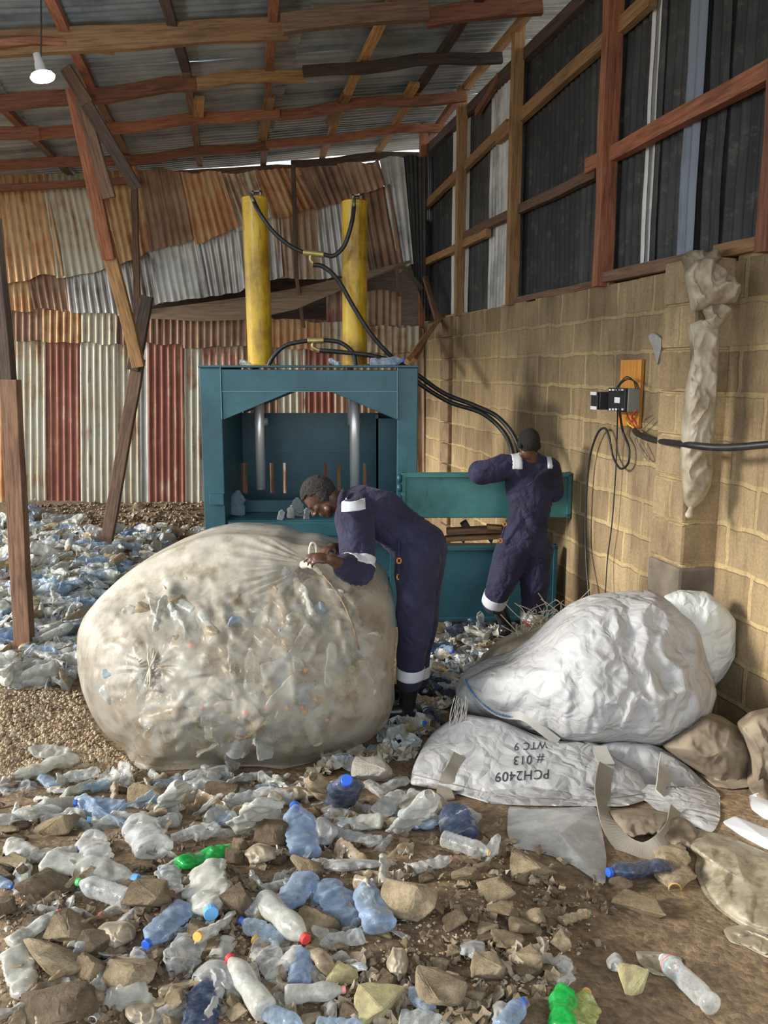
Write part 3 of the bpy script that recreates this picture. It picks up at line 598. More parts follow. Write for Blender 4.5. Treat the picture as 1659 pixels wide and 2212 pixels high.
# ================================================================ people
def ell_mesh(c, rad, M=None, nu=18, nv=12):
    vs = []; fs = []
    for j in range(1, nv):
        a = math.pi * j / nv
        for i in range(nu):
            t = 2 * math.pi * i / nu; v = Vector((rad[0] * math.sin(a) * math.cos(t), rad[1] * math.sin(a) * math.sin(t), rad[2] * math.cos(a))); vs.append(v)
    vs += [Vector((0, 0, rad[2])), Vector((0, 0, -rad[2]))]; m = nv - 1
    for j in range(m - 1):
        for i in range(nu): fs.append((j * nu + i, (j + 1) * nu + i, (j + 1) * nu + (i + 1) % nu, j * nu + (i + 1) % nu))
    for i in range(nu): fs.append((m * nu, i, (i + 1) % nu)); fs.append((m * nu + 1, (m - 1) * nu + (i + 1) % nu, (m - 1) * nu + i))
    if M is not None: vs = [M @ v for v in vs]
    return [v + Vector(c) for v in vs], fs
def cap_mesh(a, b, ra, rb, n=16, flat=None):
    """tapered round-ended limb from a to b; flat=(vector, factor) squeezes across"""
    a = Vector(a); b = Vector(b); d = b - a; L = max(d.length, 1e-4); Z = d / L; X = Z.orthogonal().normalized()
    if flat is not None:
        X = Vector(flat[0]) - Z * Vector(flat[0]).dot(Z); X.normalize()
    Y = Z.cross(X); vs = []; fs = []; prof = []
    for j in range(1, 6): t = math.pi / 2 * j / 6; prof.append((ra * math.sin(t), -ra * math.cos(t)))
    for j in range(9): k = j / 8; prof.append((ra * (1 - k) + rb * k, L * k))
    for j in range(1, 6): t = math.pi / 2 * j / 6; prof.append((rb * math.cos(t), L + rb * math.sin(t)))
    fl = flat[1] if flat is not None else 1
    for r, z in prof:
        for i in range(n): t = 2 * math.pi * i / n; vs.append(a + Z * z + X * (r * fl * math.cos(t)) + Y * (r * math.sin(t)))
    m = len(prof)
    for j in range(m - 1):
        for i in range(n): fs.append((j * n + i, j * n + (i + 1) % n, (j + 1) * n + (i + 1) % n, (j + 1) * n + i))
    fs.append(tuple(range(n - 1, -1, -1))); fs.append(tuple((m - 1) * n + i for i in range(n)))
    return vs, fs
def remeshed(name, shapes, voxel, smooth_it, m, parent=None, disp=None, loc=None):
    """one continuous skin grown over all the shapes"""
    mb = MB()
    for s in shapes: mb.add(*s)
    t = mb.build('tmp', None); 
    r = t.modifiers.new('r', 'REMESH'); r.mode = 'VOXEL'; r.voxel_size = voxel
    sm_ = t.modifiers.new('s', 'SMOOTH'); sm_.iterations = smooth_it; sm_.factor = .5
    dg = bpy.context.evaluated_depsgraph_get(); dg.update(); me = bpy.data.meshes.new_from_object(t.evaluated_get(dg))
    bpy.data.objects.remove(t); off = Vector(loc) if loc is not None else Vector((0, 0, 0))
    if disp:
        nn = [v.normal.copy() for v in me.vertices]
        for v, n_ in zip(me.vertices, nn): v.co = v.co + n_ * disp(v.co, n_)
    for v in me.vertices: v.co -= off
    me.materials.clear(); me.materials.append(m)
    for p in me.polygons: p.use_smooth = True
    me.name = name; o = bpy.data.objects.new(name, me); o.location = off; link(o)
    if parent is not None: o.parent = parent; o.matrix_parent_inverse = Matrix.Translation(-parent.location)
    return o
def patch(name, src, pred, off, m, parent, noise_amp=0, planes=()):
    """a strip sewn on: the faces of src that pass pred, lifted off by off and given thickness"""
    me = src.data; L = src.matrix_world.translation if False else src.location
    if planes:
        bm = bmesh.new(); bm.from_mesh(me)
        for (pc, pn) in planes: bmesh.ops.bisect_plane(bm, geom=list(bm.verts) + list(bm.edges) + list(bm.faces), plane_co=Vector(pc) - L, plane_no=pn)
        me = bpy.data.meshes.new('cut'); bm.normal_update(); bm.to_mesh(me); bm.free()
    keep = []
    for p in me.polygons:
        c = p.center + L
        if pred(c, p.normal): keep.append(p)
    idx = {}; vs = []; fs = []
    for p in keep:
        f = []
        for v in p.vertices:
            if v not in idx: idx[v] = len(vs); q = me.vertices[v]; vs.append(q.co + L + q.normal * (off + noise_amp * noise.noise(q.co * 90)))
            f.append(idx[v])
        fs.append(tuple(f))
    b = MB(); b.v = vs; b.f = fs; me2 = bpy.data.meshes.new(name); me2.from_pydata([tuple(v) for v in vs], [], fs); me2.materials.append(m)
    for p in me2.polygons: p.use_smooth = True
    o = bpy.data.objects.new(name, me2); link(o); o.parent = parent
    if parent.type != 'X': o.matrix_parent_inverse = Matrix.Translation(-parent.location)
    s = o.modifiers.new('t', 'SOLIDIFY'); s.thickness = abs(off) * .8; s.offset = -1
    return o
def band(a, b, t0, t1, rmax):
    a = Vector(a); b = Vector(b); d = b - a; L2 = d.length_squared
    def f(c, n):
        t = (c - a).dot(d) / L2
        return t0 <= t <= t1 and (c - (a + d * t)).length < rmax
    return f
def bandp(name, src, a, b, t0, t1, rmax, par):
    a = Vector(a); b = Vector(b); n = (b - a).normalized()
    return patch(name, src, band(a, b, t0, t1, rmax), .004, MT['reflect'], par, planes=[(a.lerp(b, t0), n), (a.lerp(b, t1), n)])
MT['skin'] = mat('dark_brown_skin', (.075, .034, .020), (.13, .062, .038), 12, .42, bump=.1, dist=.002)
MT['skin_lit'] = MT['skin']
MT['hair'] = mat('tight_black_hair', (.012, .010, .009), (.05, .042, .038), 130, .9, bump=1, dist=.008)
MT['hair2'] = mat('cropped_black_hair', (.010, .008, .007), (.022, .018, .016), 130, .9, bump=1, dist=.006)
m, nt, b_ = nodes_of('navy_cotton'); n_ = noise_of(nt, 5, (1, 1, 1), 'Object', 6, .65); n2_ = noise_of(nt, 500, (1, 1, 1), 'Object', 2)
nt.links.new(ramp(nt, [(.35, (.012, .012, .034)), (.55, (.022, .021, .06)), (.7, (.036, .034, .088))], n_), b_.inputs['Base Color']); b_.inputs['Roughness'].default_value = .85

tc = nt.nodes.new('ShaderNodeTexCoord'); w_ = nt.nodes.new('ShaderNodeTexNoise'); w_.inputs['Scale'].default_value = 5; nt.links.new(tc.outputs['Object'], w_.inputs[0]); va = nt.nodes.new('ShaderNodeVectorMath'); va.operation = 'MULTIPLY_ADD'; va.inputs[1].default_value = (.22, .22, .3)
nt.links.new(w_.outputs['Color'], va.inputs[0]); nt.links.new(tc.outputs['Object'], va.inputs[2]); v = nt.nodes.new('ShaderNodeTexVoronoi'); v.feature = 'DISTANCE_TO_EDGE'; v.inputs['Scale'].default_value = 8; nt.links.new(va.outputs[0], v.inputs['Vector'])
ad = nt.nodes.new('ShaderNodeMath'); ad.operation = 'MULTIPLY_ADD'; ad.inputs[1].default_value = .9; nt.links.new(v.outputs['Distance'], ad.inputs[0]); nt.links.new(n_, ad.inputs[2])
b_.inputs['Sheen Weight'].default_value = .05; bump_of(nt, ad.outputs[0], .7, .05, b_); MT['navy'] = m
MT['reflect'] = mat('silver_reflective_tape', (.62, .64, .68), (.72, .74, .78), 8, .4, bump=.05); MT['orange'] = mat('orange_plastic', (.8, .28, .03), None, rough=.4, bump=0)
MT['bootr'] = mat('black_wellington_rubber', (.012, .012, .014), (.03, .03, .033), 6, .25, bump=.1)
MT['eye'] = mat('eye_white', (.55, .5, .45), None, rough=.2, bump=0)
def head_shapes(c, f, u, k=1.0):
    f = Vector(f).normalized(); u = Vector(u); u = (u - f * u.dot(f)).normalized(); s = u.cross(f)
    R = Matrix((s, f, u)).transposed(); S = []
    def E(ds, df, du, rad): S.append(ell_mesh(Vector(c) + (s * ds + f * df + u * du) * k, [r * k for r in rad], R))
    def Cc(a, b, ra, rb): S.append(cap_mesh(Vector(c) + (s * a[0] + f * a[1] + u * a[2]) * k, Vector(c) + (s * b[0] + f * b[1] + u * b[2]) * k, ra * k, rb * k))
    E(0, -.012, .025, (.074, .094, .088)); E(0, .035, .015, (.062, .05, .07)); E(0, .03, -.05, (.054, .055, .06)); E(0, .052, -.092, (.028, .026, .022))
    Cc((-.045, .03, -.07), (0, .06, -.095), .022, .02); Cc((.045, .03, -.07), (0, .06, -.095), .022, .02)
    Cc((0, .086, .012), (0, .106, -.022), .009, .013); E(-.013, .096, -.027, (.010, .012, .009)); E(.013, .096, -.027, (.010, .012, .009))
    Cc((-.02, .082, -.053), (.02, .082, -.053), .009, .009); Cc((-.016, .082, -.067), (.016, .082, -.067), .010, .010)
    Cc((-.035, .074, .022), (-.012, .084, .020), .009, .008); Cc((.035, .074, .022), (.012, .084, .020), .009, .008)
    Cc((-.045, .055, -.015), (-.03, .07, -.02), .018, .014); Cc((.045, .055, -.015), (.03, .07, -.02), .018, .014)
    for q in (-1, 1): E(q * .076, -.012, -.005, (.010, .020, .032)); E(q * .072, 0, -.02, (.012, .012, .014))
    return S, R
def hand_shapes(w, d, back, side, curl=.9, spread=.06, k=1.0, curls=None):
    """w wrist, d direction of the palm, back = direction the back of the hand faces, side = the thumb side"""
    w = Vector(w); d = Vector(d).normalized(); back = Vector(back); back = (back - d * back.dot(d)).normalized(); sd_ = back.cross(d).normalized()
    if sd_.dot(Vector(side)) < 0: sd_ = -sd_
    S = []; R = Matrix((sd_, back, d)).transposed()
    S.append(ell_mesh(w + d * .045 * k, (.041 * k, .017 * k, .052 * k), R)); S.append(cap_mesh(w - d * .01, w + d * .03 * k, .026 * k, .030 * k, flat=(back, .62)))
    for i, (o, L) in enumerate(((.030, .072), (.011, .080), (-.009, .075), (-.028, .060))):
        a = w + d * (.082 - .006 * abs(i - 1)) * k + sd_ * o * k; ang = 0; L *= k; c = (curls[i] if curls else curl)
        dir_ = d + sd_ * (o * spread * 10)
        for j, (fr, r) in enumerate(((.45, .0092), (.32, .0083), (.23, .0074))):
            ang += c * (.55, .75, .5)[j]; v = (dir_ * math.cos(ang) - back * math.sin(ang)).normalized(); e = a + v * L * fr
            S.append(cap_mesh(a, e, r * k, r * .93 * k, 10)); a = e
    a = w + d * .02 * k + sd_ * .030 * k - back * .004
    for L, r, mix in ((.034, .0125, .75), (.032, .0105, .35), (.026, .0092, .05)):
        v = (d * 1.0 + sd_ * mix - back * (.75 - mix * .3)).normalized(); e = a + v * L * k; S.append(cap_mesh(a, e, r * k, r * .92 * k, 10)); a = e
    return S
def folds(scale, amp, seed=0, centers=()):
    def f(co, n):
        v = 1 - abs(noise.noise(Vector((co.x * scale, co.y * scale, co.z * scale * .75 + seed)))) * 2.2
        a = amp * (v * .5 + .6 * noise.noise(co * scale * .5 + Vector((seed, 0, 0))))
        for (c, rad, fr, am) in centers:
            c = Vector(c); d = (co - c).length
            if d < rad: a += am * (1 - d / rad) * math.sin(fr * math.atan2(co.z - c.z, co.x - c.x) + 4 * noise.noise(co * 9))
        return a
    return f
# ---- worker bending over the sack
q = lambda x, y, D: P(x, y, D)
foot1 = Vector((q(893, 1500, 4.66).x, 4.66, gz(.1, 4.66)))
A = dict(pel=q(907, 1183, 4.74), wst=q(872, 1152, 4.74), ch=q(826, 1112, 4.74), ub=q(786, 1096, 4.74), ns=q(764, 1122, 4.56), fs=q(762, 1100, 4.92),
         ne=q(776, 1232, 4.40), nc=q(742, 1222, 4.27), fe=q(780, 1195, 4.92), fc=q(748, 1186, 4.72), nh=q(903, 1205, 4.65), nk=q(895, 1330, 4.60), na=q(887, 1468, 4.62),
         fh=q(915, 1205, 4.83), fk=q(910, 1330, 4.86), fa=q(898, 1460, 4.90))
sh = lambda *a, **k: cap_mesh(*a, **k)
g_ = [sh(A['pel'], A['wst'], .150, .132), sh(A['wst'], A['ch'], .130, .142), sh(A['ch'], A['ub'], .140, .120), sh(A['ub'], A['ns'], .105, .085), sh(A['ub'], A['fs'], .105, .085),
      sh(A['ub'], q(742, 1083, 4.74), .085, .062), sh(A['ns'], A['ne'], .098, .074), sh(A['ne'], A['nc'], .078, .055), sh(A['fs'], A['fe'], .09, .07), sh(A['fe'], A['fc'], .068, .052),
      sh(A['pel'], A['nh'], .135, .125), sh(A['nh'], A['nk'], .128, .098), sh(A['nk'], A['na'], .100, .082), sh(A['pel'], A['fh'], .135, .125), sh(A['fh'], A['fk'], .125, .095), sh(A['fk'], A['fa'], .098, .080)]
hc = q(692, 1074, 4.72); hf = Vector((-.54, -.10, -.84)); hu = Vector((-.84, 0, .54))
HS, HR = head_shapes(hc, hf, hu, 1.0)
body = HS + [sh(hc + Vector((.05, 0, 0)), q(748, 1092, 4.74), .056, .062), sh(q(748, 1092, 4.74), A['ch'], .08, .10), sh(A['ch'], A['pel'], .10, .11)]
wr1 = q(712, 1208, 4.17); wr2 = q(716, 1183, 4.52)
for a_, b2, ra, rb in (('ns', 'ne', .05, .045), ('ne', 'nc', .045, .04), ('fs', 'fe', .05, .045), ('fe', 'fc', .045, .04), ('nh', 'nk', .08, .06), ('nk', 'na', .055, .045), ('fh', 'fk', .08, .06), ('fk', 'fa', .055, .045)): body.append(sh(A[a_], A[b2], ra, rb))
body += [sh(A['ch'], A['ns'], .06, .055), sh(A['ch'], A['fs'], .06, .055), sh(A['pel'], A['nh'], .08, .08), sh(A['pel'], A['fh'], .08, .08), sh(A['nc'], wr1, .040, .027, flat=((0, 1, 0), .85)), sh(A['fc'], wr2, .040, .027)]
body += hand_shapes(wr1, q(676, 1204, 4.14) - wr1, (0, -.55, .8), (0, .3, .9), curl=.75, k=.92, curls=[.6, .8, .95, 1.05])
body += hand_shapes(wr2, q(678, 1196, 4.34) - wr2, (0, .2, 1), (0, -1, .1), curl=.8, k=.92)
man1 = remeshed('person', body, .0055, 3, MT['skin'], loc=foot1)
tag(man1, 'person in navy coveralls bending over and tying the huge sack', 'person', 'workers in navy coveralls')
cover1 = remeshed('coverall', g_, .012, 6, MT['navy'], man1, disp=folds(6, .024, 2, [(A['wst'], .2, 22, .008), (A['ne'], .16, 12, .008)]))
mid = lambda a, b, t: Vector(a) * (1 - t) + Vector(b) * t
bandp('reflective_band', cover1, A['ns'], A['ne'], .80, .99, .145, man1)
bandp('reflective_band', cover1, A['nk'], A['na'], .80, .97, .125, man1)
bandp('reflective_band', cover1, A['fk'], A['fa'], .80, .97, .125, man1)
s0, s1 = q(738, 1096, 4.5), q(788, 1092, 4.5); D_ = (s1 - s0).normalized(); L_ = (s1 - s0).length; SP_ = Vector((-D_.z, 0, D_.x)).normalized()
patch('shoulder_stripe', cover1, lambda c, n: 0 <= (c - s0).dot(D_) <= L_ and n.y < .2 and abs((Vector((c.x, 0, c.z)) - Vector((s0.x, 0, s0.z)) - Vector((D_.x, 0, D_.z)) * (c - s0).dot(D_)).length) < .024 and c.y < 4.72, .004, MT['reflect'], man1, planes=[(s0, D_), (s1, D_), (s0 + SP_ * .023, SP_), (s0 - SP_ * .023, SP_)])
b = MB(); b.tube([q(742, 1062, 4.66) + Vector((0, .0, 0)), q(738, 1075, 4.6), q(736, 1095, 4.62), q(736, 1108, 4.70)], [.018, .022, .022, .016], 10); o = b.build('collar', MT['navy'], None, sm=True); o.parent = man1; o.matrix_parent_inverse = Matrix.Translation(-man1.location)
hu_ = hu.normalized(); hf_ = hf.normalized()
def hairp(c0, f, u, side=0): 
    f = Vector(f).normalized(); u = Vector(u); u = (u - f * u.dot(f)).normalized()
    def pr(c, n):
        v = c - c0; a, b = v.dot(f), v.dot(u)
        return v.length < .16 and (b > .045 + .02 * (a > .02) + max(0, a) * .15 or (a < -.0 and b > -.035 - a * -.1 and abs(v.dot(u.cross(f))) < .2 and a < -.01 + (b + .035) * .5))
    return pr
def pull(name, p):
    b = MB()
    for s1_, s2_, w_, h_ in ((-.011, 0, .006, .03), (.011, 0, .006, .03), (0, .013, .028, .006), (0, -.013, .028, .006)): b.box(Vector(p) + Vector((s1_, 0, s2_)), (w_, .01, h_))
    return b
patch('hair', man1, hairp(hc, hf, hu), .013, MT['hair'], man1, .006)
for y in (1211, 1246):
    for D in (4.545,):
        b = pull('x', q(862, y, 4.56)); o = b.build('zip_pull', MT['orange'], None); o.parent = man1; o.matrix_parent_inverse = Matrix.Translation(-man1.location)
b = MB(); b.tube([q(862, 1170, 4.59), q(861, 1211, 4.57), q(862, 1246, 4.56)], .008, 6); o = b.build('pocket_strap', MT['navy'], None); o.parent = man1; o.matrix_parent_inverse = Matrix.Translation(-man1.location)
def boot(top, ank, toe_dir, parent, r=.058):
    td = Vector(toe_dir).normalized(); an = Vector(ank); an.z = gz(an.x, an.y) + .055; S = [cap_mesh(top, an + Vector((0, 0, .06)), r * 1.12, r * .88), cap_mesh(an + Vector((0, 0, .06)), an, r * .9, r * .8), cap_mesh(an - td * .045, an + td * .15, .05, .044, flat=((0, 0, 1), .95))]
    return remeshed('rubber_boot', S, .009, 4, MT['bootr'], parent)
boot(A['na'] + Vector((0, 0, .02)), (A['na'].x - .02, 4.64, 0), (-1, -.1, 0), man1); boot(A['fa'] + Vector((0, 0, .02)), (A['fa'].x + .02, 4.92, 0), (-1, .1, 0), man1)
# ---- worker at the press door, seen from behind
gf = G(1092, 1385); D2 = 6.12
B = dict(ch=q(1143, 1040, 6.22), ub=q(1143, 1012, 6.20), wst=q(1142, 1118, 6.14), pel=q(1131, 1165, 6.10), ls=q(1092, 1008, 6.16), rs=q(1186, 1010, 6.2), le=q(1036, 1021, 6.13), lw=q(1078, 1022, 6.36),
         re=q(1196, 1062, 6.26), rw=q(1165, 1024, 6.36), lh=q(1108, 1188, 6.08), lk=q(1082, 1262, 6.06), la=q(1069, 1300, 6.14), rh=q(1156, 1192, 6.12), rk=q(1156, 1262, 6.10), ra=q(1146, 1338, 6.16))
fl = ((0, 1, 0), .72)
g2_ = [sh(B['pel'], B['wst'], .165, .150, flat=fl), sh(B['wst'], B['ch'], .150, .172, flat=fl), sh(B['ch'], B['ub'], .170, .135, flat=fl), sh(B['ub'], B['ls'], .105, .085), sh(B['ub'], B['rs'], .105, .082), sh(B['ub'], q(1145, 992, 6.18), .08, .065),
       sh(B['ls'], B['le'], .088, .078), sh(B['le'], B['lw'], .078, .055), sh(B['rs'], B['re'], .085, .07), sh(B['re'], B['rw'], .068, .05),
       sh(B['pel'], B['lh'], .14, .125), sh(B['lh'], B['lk'], .128, .102), sh(B['lk'], B['la'], .104, .088), sh(B['pel'], B['rh'], .14, .13), sh(B['rh'], B['rk'], .13, .108), sh(B['rk'], B['ra'], .106, .085)]
hc2 = q(1142, 960, 6.12); hf2 = Vector((-.25, .9, -.38)); hu2 = Vector((0, .35, .93))
HS2, _ = head_shapes(hc2, hf2, hu2, .98)
wl, wr_ = q(1098, 1020, 6.40), q(1155, 1020, 6.40)
body2 = HS2 + [sh(hc2 - Vector((0, .0, .03)), q(1146, 1000, 6.18), .056, .062), sh(B['ub'], B['pel'], .08, .09, flat=fl)]
for a_, b2, ra, rb in (('ls', 'le', .05, .045), ('le', 'lw', .045, .035), ('rs', 're', .05, .045), ('re', 'rw', .045, .035), ('lh', 'lk', .08, .06), ('lk', 'la', .06, .05), ('rh', 'rk', .08, .06), ('rk', 'ra', .06, .05), ('ub', 'ls', .07, .055), ('ub', 'rs', .07, .055), ('pel', 'lh', .08, .08), ('pel', 'rh', .08, .08)): body2.append(sh(B[a_], B[b2], ra, rb))
body2 += [sh(B['lw'], wl, .034, .027), sh(B['rw'], wr_, .034, .027)] + hand_shapes(wl, (.6, .5, -.3), (0, 0, 1), (0, 1, 0), .6) + hand_shapes(wr_, (-.6, .5, -.3), (0, 0, 1), (0, 1, 0), .6)
man2 = remeshed('person', body2, .0065, 3, MT['skin'], loc=Vector((gf.x, 6.1, gz(gf.x, 6.1))))
tag(man2, 'person in navy coveralls seen from behind, leaning on the open press door', 'person', 'workers in navy coveralls')
cover2 = remeshed('coverall', g2_, .012, 6, MT['navy'], man2, disp=folds(6, .022, 12, [(B['wst'], .24, 26, .009), (B['lk'], .15, 10, .008), (B['rk'], .15, 10, .008)]))
bandp('reflective_band', cover2, B['lk'], B['la'], .55, 1.05, .14, man2); bandp('reflective_band', cover2, B['rk'], B['ra'], .72, .98, .14, man2)
for x0, x1 in ((1110, 1130), (1188, 1198)):
    a0, a1 = q(x0, 1000, 6.05).x, q(x1, 1000, 6.05).x; z0_, z1_ = q(1120, 1014, 6.05).z, q(1120, 974, 6.05).z
    patch('shoulder_stripe', cover2, lambda c, n, a0=a0, a1=a1: a0 <= c.x <= a1 and z0_ <= c.z <= z1_ and (n.y < .35), .004, MT['reflect'], man2)
patch('hair', man2, lambda c, n: (lambda v: v.length < .15 and v.dot(hu2.normalized()) > -.055 + max(0, v.dot(hf2.normalized())) * 1.2)(c - hc2), .005, MT['hair2'], man2, .002)
for y in (1132, 1168):
    b = pull('x', q(1090 - (y - 1132) * .25, y, 5.965)); o = b.build('zip_pull', MT['orange'], None); o.parent = man2; o.matrix_parent_inverse = Matrix.Translation(-man2.location)
b = MB(); b.tube([q(1094, 1125, 5.99), q(1087, 1150, 5.98), q(1082, 1165, 5.98)], .008, 6); o = b.build('pocket_strap', MT['navy'], None); o.parent = man2; o.matrix_parent_inverse = Matrix.Translation(-man2.location)
boot(B['la'] + Vector((0, 0, .03)), (q(1090, 1380, 6.25).x, 6.25, 0), (.2, .9, 0), man2); boot(B['ra'] + Vector((0, 0, .03)), (q(1146, 1380, 6.2).x, 6.2, 0), (.1, .9, 0), man2)
# ================================================================ sacks
def resample(pts, n):
    c = [Vector((p[0], p[1], 0)) for p in pts]; c.append(c[0]); L = [0]
    for i in range(len(c) - 1): L.append(L[-1] + (c[i + 1] - c[i]).length)
    out = []; j = 0
    for k in range(n):
        t = L[-1] * k / n
        while L[j + 1] < t: j += 1
        f = (t - L[j]) / (L[j + 1] - L[j]); out.append(c[j].lerp(c[j + 1], f))
    for it in range(2): out = [(out[i - 1] + out[i] * 2 + out[(i + 1) % n]) / 4 for i in range(n)]
    return out
def inflate(name, outline, Df, Tf, Tb, m, parent=None, rings=40, n=200, disp=None, pw=2.2, pe=.5, centre=None, ground=False, back_rings=10):
    """a filled body: its outline seen from the front, its belly bulging Tf forward and Tb back"""
    o = resample(outline, n); c = Vector((centre[0], centre[1], 0)) if centre else sum(o, Vector()) / n
    b = MB(); px = []
    for k in range(rings + 1):
        r = math.sin(math.pi / 2 * k / rings) if k else 0
        for i in range(n):
            q = c.lerp(o[i], r); D = Df(q.x, q.y); tf = Tf(q.x, q.y) if callable(Tf) else Tf
            p = P(q.x, q.y, D - tf * max(0, 1 - r ** pw) ** pe)
            if disp: p = p + disp(q.x, q.y, r)
            if p.z < gz(p.x, p.y) + .006: p = G(q.x, q.y, .008 + .03 * (1 - r))
            b.v.append(p)
    for k in range(1, back_rings + 1):
        r = math.cos(math.pi / 2 * k / back_rings)
        for i in range(n):
            q = c.lerp(o[i], r); D = Df(q.x, q.y); p = b.v[rings * n + i].lerp(P(q.x, q.y, D), 1 - r) + Vector((0, Tb * max(0, 1 - r ** pw) ** pe, 0)); b.v.append(p)
    if ground:
        for i, v in enumerate(b.v):
            z = gz(v.x, v.y) + .0
            if v.z < z: v.z = z - .01
    R = rings + back_rings
    b.f = [(k * n + i, (k + 1) * n + i, (k + 1) * n + (i + 1) % n, k * n + (i + 1) % n) for k in range(R) for i in range(n)]
    ctr = P(c.x, max(p.y for p in o), Df(c.x, max(p.y for p in o))) if parent is None else None
    ob = b.build(name, m, None, sm=True, loc=ctr)
    if parent is not None: ob.parent = parent; ob.matrix_parent_inverse = Matrix.Translation(-parent.location)
    return ob
# film material of the huge sack: cream, cloudy where it is thick, see-through where it is stretched
m, nt, b_ = nodes_of('cloudy_cream_film')
n1 = noise_of(nt, 2.2, (1, 1, 1), 'Object', 5, .6); n2 = noise_of(nt, 7, (1, 1, 1), 'Object', 6, .7)
nt.links.new(ramp(nt, [(.34, (.36, .30, .21)), (.48, (.55, .50, .41)), (.65, (.66, .62, .54))], n2), b_.inputs['Base Color']); b_.inputs['Roughness'].default_value = .38
b_.inputs['Specular IOR Level'].default_value = .5
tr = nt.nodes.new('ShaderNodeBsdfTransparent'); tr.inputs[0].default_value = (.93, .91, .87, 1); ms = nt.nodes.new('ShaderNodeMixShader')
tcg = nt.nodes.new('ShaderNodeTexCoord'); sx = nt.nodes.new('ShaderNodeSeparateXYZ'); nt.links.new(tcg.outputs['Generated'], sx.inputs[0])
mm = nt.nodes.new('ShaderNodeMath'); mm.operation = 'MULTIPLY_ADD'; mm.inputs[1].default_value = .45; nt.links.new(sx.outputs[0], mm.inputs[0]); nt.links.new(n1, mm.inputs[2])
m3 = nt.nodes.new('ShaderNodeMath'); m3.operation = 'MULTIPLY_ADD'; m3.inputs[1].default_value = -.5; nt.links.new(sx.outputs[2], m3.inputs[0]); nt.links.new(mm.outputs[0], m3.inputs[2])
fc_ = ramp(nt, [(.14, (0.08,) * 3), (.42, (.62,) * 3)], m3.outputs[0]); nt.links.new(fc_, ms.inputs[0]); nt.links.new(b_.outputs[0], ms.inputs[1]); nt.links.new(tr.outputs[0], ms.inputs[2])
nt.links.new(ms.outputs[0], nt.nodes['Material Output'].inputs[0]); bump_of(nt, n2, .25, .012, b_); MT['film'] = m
def film(name, col, lo=.3, hi=.85, rough=.12, dirt=.25, tint=None, dcol=(.5, .46, .38)):
    """thin clear plastic: see-through face on, milky and shiny at the edge"""
    m, nt, b = nodes_of(name); tr = nt.nodes.new('ShaderNodeBsdfTransparent'); tr.inputs[0].default_value = (*(tint or col), 1)
    lw = nt.nodes.new('ShaderNodeLayerWeight'); lw.inputs[0].default_value = .45; n = noise_of(nt, 14, (1, 1, 1), 'Object', 5, .7)
    f = ramp(nt, [(.1, (lo,) * 3), (.9, (hi,) * 3)], lw.outputs['Facing']); nn = ramp(nt, [(.42, (0, 0, 0)), (.7, (dirt * 2,) * 3)], n)
    f = mixc(nt, 1, f, nn, 'ADD'); ms = nt.nodes.new('ShaderNodeMixShader'); nt.links.new(f, ms.inputs[0]); nt.links.new(tr.outputs[0], ms.inputs[1]); nt.links.new(b.outputs[0], ms.inputs[2])
    nt.links.new(mixc(nt, nn, col, dcol), b.inputs['Base Color']); b.inputs['Roughness'].default_value = rough; b.inputs['Specular IOR Level'].default_value = .8
    nt.links.new(ms.outputs[0], nt.nodes['Material Output'].inputs[0]); bump_of(nt, n, .12, .02, b); return m
MT['clear'] = film('clear_bottle_plastic', (.66, .68, .67), .14, .72, .08, .12, tint=(.96, .97, .97)); MT['cloudy'] = film('cloudy_bottle_plastic', (.56, .56, .51), .40, .9, .16, .15, tint=(.9, .9, .86))
MT['blue'] = film('blue_bottle_plastic', (.36, .48, .66), .22, .75, .08, .1, tint=(.74, .84, .97)); MT['pale'] = film('pale_blue_bottle_plastic', (.46, .58, .72), .2, .75, .08, .1, tint=(.82, .90, .98))
MT['navyb'] = film('dark_blue_bottle_plastic', (.07, .10, .18), .4, .85, .08, .1, tint=(.35, .42, .6)); MT['green'] = film('green_bottle_plastic', (.01, .42, .07), .6, .95, tint=(.15, .85, .3), dirt=.05)
MT['olive'] = film('olive_bottle_plastic', (.38, .42, .12), .5, .9, tint=(.75, .8, .5)); MT['amber'] = film('dirty_amber_plastic', (.42, .33, .21), .35, .85, .2, .2, tint=(.8, .7, .55))
MT['poly'] = film('clear_sheet_plastic', (.52, .53, .53), .38, .8, .25, .15, tint=(.85, .86, .86))
caps = {'b': (.03, .12, .6), 'r': (.6, .05, .05), 'p': (.75, .25, .22), 'o': (.75, .4, .08), 'g': (.08, .45, .12), 'w': (.75, .74, .70), 'l': (.15, .40, .75)}
for k_, c_ in caps.items(): MT['cap' + k_] = mat({'b': 'blue', 'r': 'red', 'p': 'pink', 'o': 'orange', 'g': 'green', 'w': 'white', 'l': 'light_blue'}[k_] + '_cap', c_, None, rough=.4, bump=0)
# ---- the sack
bag_o = [(165, 1410), (167, 1365), (182, 1330), (215, 1290), (260, 1248), (310, 1215), (365, 1187), (430, 1162), (480, 1152), (545, 1154), (600, 1160), (640, 1176), (680, 1178), (740, 1198), (795, 1222), (838, 1262), (852, 1305), (856, 1370), (850, 1450), (853, 1510), (838, 1560), (800, 1598), (740, 1626), (680, 1645), (610, 1662), (560, 1655), (480, 1658), (400, 1662), (312, 1668), (285, 1650), (268, 1618), (225, 1585), (195, 1540), (176, 1490), (168, 1450)]
KN = (678, 1220); K2 = (325, 1437)
rb = random.Random(11); bumps = []
for i in range(260):
    a = rb.uniform(0, 6.283); r = math.sqrt(rb.random()) * .97; bumps.append((510 + 340 * r * math.cos(a), 1415 + 250 * r * math.sin(a), rb.uniform(0, 3.14), rb.uniform(12, 36), rb.uniform(8, 14), rb.uniform(.003, .013)))
grid = {}
